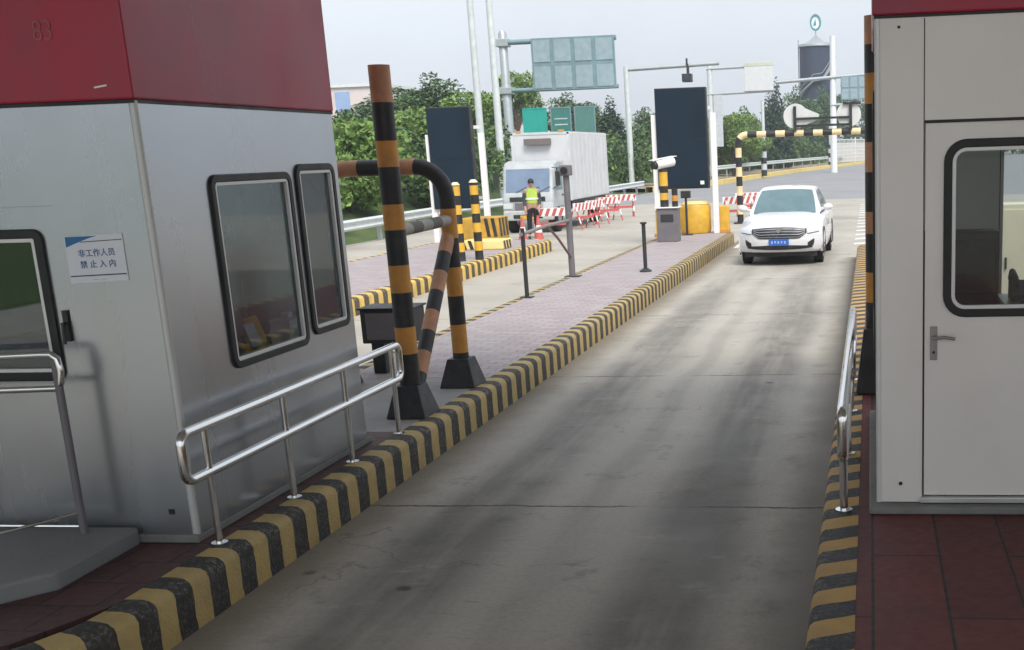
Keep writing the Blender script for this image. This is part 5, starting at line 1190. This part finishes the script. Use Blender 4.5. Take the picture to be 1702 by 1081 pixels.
def lob(rnd, k, R0, z0, z1, r0, r1): 
    out = []
    for _ in range(k):
        a = rnd.random()*6.283; q = R0*math.sqrt(rnd.random()); z = rnd.uniform(z0, z1); f = 1-.45*abs((z-z0)/(z1-z0)-.35); r = rnd.uniform(r0, r1)
        out.append((q*f*math.cos(a), q*f*math.sin(a), z, r, r, r*.8))
    return out
rn = random.Random(3)
K_BROAD = tree_kind('broadleaf_tree', 11, lob(rn, 13, 2.1, 2.2, 5.6, .8, 1.5)+[(0, 0, 6.2, .7, .7, .9)], 5200, .17, (0, 2, 3), 2.2, .2)       # 7 m
K_LIGHT = tree_kind('broadleaf_tree', 12, lob(rn, 12, 2.2, 2.0, 5.8, .7, 1.4), 4600, .17, (1, 0, 3), 2.0, .18)                                # pale, 7 m
K_CONE = tree_kind('conifer_tree', 13, [(0, 0, .9+k*.62, 1.55-k*.16, 1.55-k*.16, .75) for k in range(9)], 4200, .16, (2, 2, 0), 1.0, .16)      # 7 m
K_BUSH = tree_kind('shrub', 14, lob(rn, 9, 1.9, .5, 1.9, .7, 1.2), 3600, .14, (0, 1, 3), .5, .08)                                            # 2.7 m
K_BUSHL = tree_kind('shrub', 15, lob(rn, 9, 1.9, .5, 2.0, .7, 1.2), 3600, .14, (1, 0, 1), .5, .08)
kinds = {'B': K_BROAD, 'L': K_LIGHT, 'C': K_CONE, 'b': K_BUSH, 'l': K_BUSHL}; used = set()
def plant(k, x, y, z, h, w, label, group):
    src = kinds[k]; base = {'B': 7.0, 'L': 7.0, 'C': 6.6, 'b': 2.7, 'l': 2.8}[k]; s = h/base; wk = w/{'B': 6.2, 'L': 6.2, 'C': 3.2, 'b': 5.4, 'l': 5.4}[k]
    rz = rn.random()*6.28
    if k not in used: used.add(k); o = src; o.location = (x, y, z); o.rotation_euler.z = rz; o['label'] = label
    else: o = dup(src, (x, y, z), rz, label)
    o.scale = (wk, wk, s); o['group'] = group; o['category'] = 'shrub' if k in 'bl' else 'tree'
    return o
G1, G2, G3, G4 = 'trees behind the left display board', 'trees behind the lorry and gantry', 'trees beyond the far road', 'shrubs on the bank behind the guard rail'
plant('B', -24.0, 63, 2.6, 4.4, 6.0, 'dense green tree rising highest behind the left display board', G1)
plant('L', -20.8, 60, 1.6, 4.6, 4.8, 'lighter green tree just right of the left display board top', G1)
plant('B', -27.2, 63, 2.4, 3.6, 5.5, 'green tree behind the tall striped post', G1)
plant('L', -22.9, 75, 2.5, 5.8, 4.0, 'pale leaved tree showing between gantry pole and sign panel', G2)
plant('B', -26.0, 78, 2.5, 4.2, 5.0, 'dark green tree behind the two street light columns', G2)
plant('B', -22.3, 86, 2.6, 4.3, 5.4, 'round dark tree below the large teal sign panel', G2)
plant('B', -19.9, 84, 2.4, 3.3, 4.6, 'low dark tree between the round tree and the conifer', G2)
plant('C', -17.8, 80, 1.4, 4.9, 3.4, 'dark pointed conifer right of the lorry', G2)
plant('C', -18.9, 83, 1.6, 3.6, 3.0, 'shorter dark conifer left beside the pointed one', G2)
plant('B', -19.2, 100, 2.2, 4.0, 4.6, 'dark tree seen left of the near display board', G2)
plant('B', -17.0, 101, 2.0, 4.6, 4.6, 'dark tree hidden partly by the near display board', G2)
plant('L', -12.9, 98, .2, 4.3, 5.2, 'bright green tree just right of the near display board', G3)
plant('L', -12.0, 104, .2, 4.6, 5.2, 'bright green tree left behind the height bar', G3)
plant('L', -11.4, 97, .2, 5.6, 5.4, 'bright green tree nearest behind the pale side panel', G3)
plant('L', -11.6, 112, .2, 6.0, 4.6, 'bright green tree right beside the cypress pair', G3)
plant('B', -12.6, 118, .2, 6.4, 5.6, 'mid green tree behind the slim banded pole', G3)
plant('L', -14.6, 108, .2, 5.5, 6.0, 'light green tree farther behind the pale side panel', G3)
plant('C', -10.0, 126, .2, 9.6, 4.4, 'tall dark cypress left of the dark tower', G3)
plant('C', -11.2, 130, .2, 8.2, 4.2, 'dark cypress half hidden behind the taller one', G3)
plant('B', -9.0, 146, .2, 9.6, 6.4, 'dark tree at the foot of the dark tower', G3)
plant('B', -6.6, 160, .2, 10.2, 6.6, 'dark tree behind the white far pole', G3)
plant('B', -3.6, 178, .2, 12.0, 7.4, 'dark tree beneath the far teal panel', G3)
plant('B', 1.0, 196, .2, 13.0, 8.0, 'dark tree partly hidden by the cream booth', G3)
plant('B', -11.0, 136, .2, 6.4, 6.0, 'low dark tree below the cypress pair', G3)
bush = [('b', -16.4, 29, .3, 2.4, 4.2, 'mid green shrub low behind the guard rail at the crash hoop'), ('l', -17.4, 37.5, .6, 2.2, 4.4, 'light green shrub low between the crash posts and rail'), ('b', -16.9, 43, .5, 2.2, 4.2, 'mid green shrub low left beside the left display board'), ('l', -17.3, 34, .5, 3.0, 4.6, 'light green shrub nearest beside the left booth'), ('l', -18.6, 41, 1.2, 3.0, 5.5, 'light green shrub behind the crash hoop'), ('b', -20.4, 46, 2.0, 2.4, 5.5, 'mid green shrub high on the bank behind the crash hoop'),
        ('l', -21.2, 52, 2.2, 2.6, 6, 'light green shrub under the pale building'), ('b', -17.0, 47, .7, 3.0, 5, 'mid green shrub behind the left display board'), ('b', -18.2, 53, 1.0, 3.2, 5.4, 'mid green shrub right of the left display board'),
        ('l', -23.6, 58, 2.6, 2.6, 6, 'light green shrub farther up under the pale building'), ('b', -16.8, 62, .6, 2.6, 4.6, 'mid green shrub right of the lorry'), ('b', -16.2, 70, .6, 3.2, 5, 'mid green shrub below the pointed conifer'),
        ('b', -15.0, 76, .4, 2.8, 4.6, 'mid green shrub at the foot of the camera pole'), ('b', -14.2, 84, .3, 3.0, 4.8, 'mid green shrub left behind the near display board'), ('b', -16.6, 82, 1.0, 3.4, 5, 'mid green shrub high behind the camera pole'),
        ('b', -13.2, 90, .2, 3.0, 4.8, 'mid green shrub right behind the near display board'), ('b', -13.2, 108, .2, 2.8, 5.0, 'mid green shrub low behind the striped bar corner'), ('b', -11.2, 126, .2, 3.6, 5.2, 'mid green shrub before the tall cypress'), ('b', -9.0, 143, .2, 4.0, 5.2, 'mid green shrub at the foot of the round tower'), ('b', -12.4, 117, .2, 3.0, 5.0, 'dark shrub behind the far guard rail at the banded pole'), ('b', -10.4, 131, .2, 3.0, 6, 'dark shrub behind the far guard rail below the round signs'),
        ('b', -7.4, 152, .2, 3.0, 6, 'dark shrub behind the far guard rail beside the mesh fence'), ('l', -13.8, 101, .2, 2.4, 4.4, 'bright shrub low beside the striped bar corner')]
for a in bush: plant(*a, G4)
def far_wood():
    rnd = random.Random(9); b = MB()
    for _ in range(9000):
        x = rnd.uniform(-170, 60); y = 215+rnd.uniform(0, 18); h = 5.5+1.6*math.sin(x*.13)+1.2*math.sin(x*.37+1); z = h*rnd.random()**.7
        s = rnd.uniform(.4, .9); a = Vector((rnd.gauss(0, 1), rnd.gauss(0, 1), rnd.gauss(0, 1))).normalized(); q = a.cross(Vector((rnd.gauss(0, 1), rnd.gauss(0, 1), rnd.gauss(0, 1)))).normalized(); c = Vector((x, y, z))
        b.add([c-a*s, c+q*s*.6, c+a*s, c-q*s*.6], [(0, 1, 2, 3)], rnd.choice((0, 2, 2)))
    o = b.build('far_wood', LG, recalc=False); tag(o, 'distant dark green line of woodland along the horizon', 'woodland', None, 'stuff')
far_wood()
def haze():
    b = MB(); b.box((-320, -165, -1.2), (120, 320, 30)); o = b.build('haze', [], None); o['kind'] = 'stuff'
    m = bpy.data.materials.new('thin summer haze'); m.use_nodes = True; nt = m.node_tree; nt.nodes.clear()
    out = nt.nodes.new('ShaderNodeOutputMaterial'); v = nt.nodes.new('ShaderNodeVolumePrincipled')
    v.inputs['Color'].default_value = (.86, .91, 1, 1); v.inputs['Density'].default_value = .0009; v.inputs['Anisotropy'].default_value = .3
    nt.links.new(v.outputs[0], out.inputs['Volume']); o.data.materials.clear(); o.data.materials.append(m)
haze()
for k, o in kinds.items():
    if k not in used: bpy.data.objects.remove(o)
bpy.context.view_layer.update()
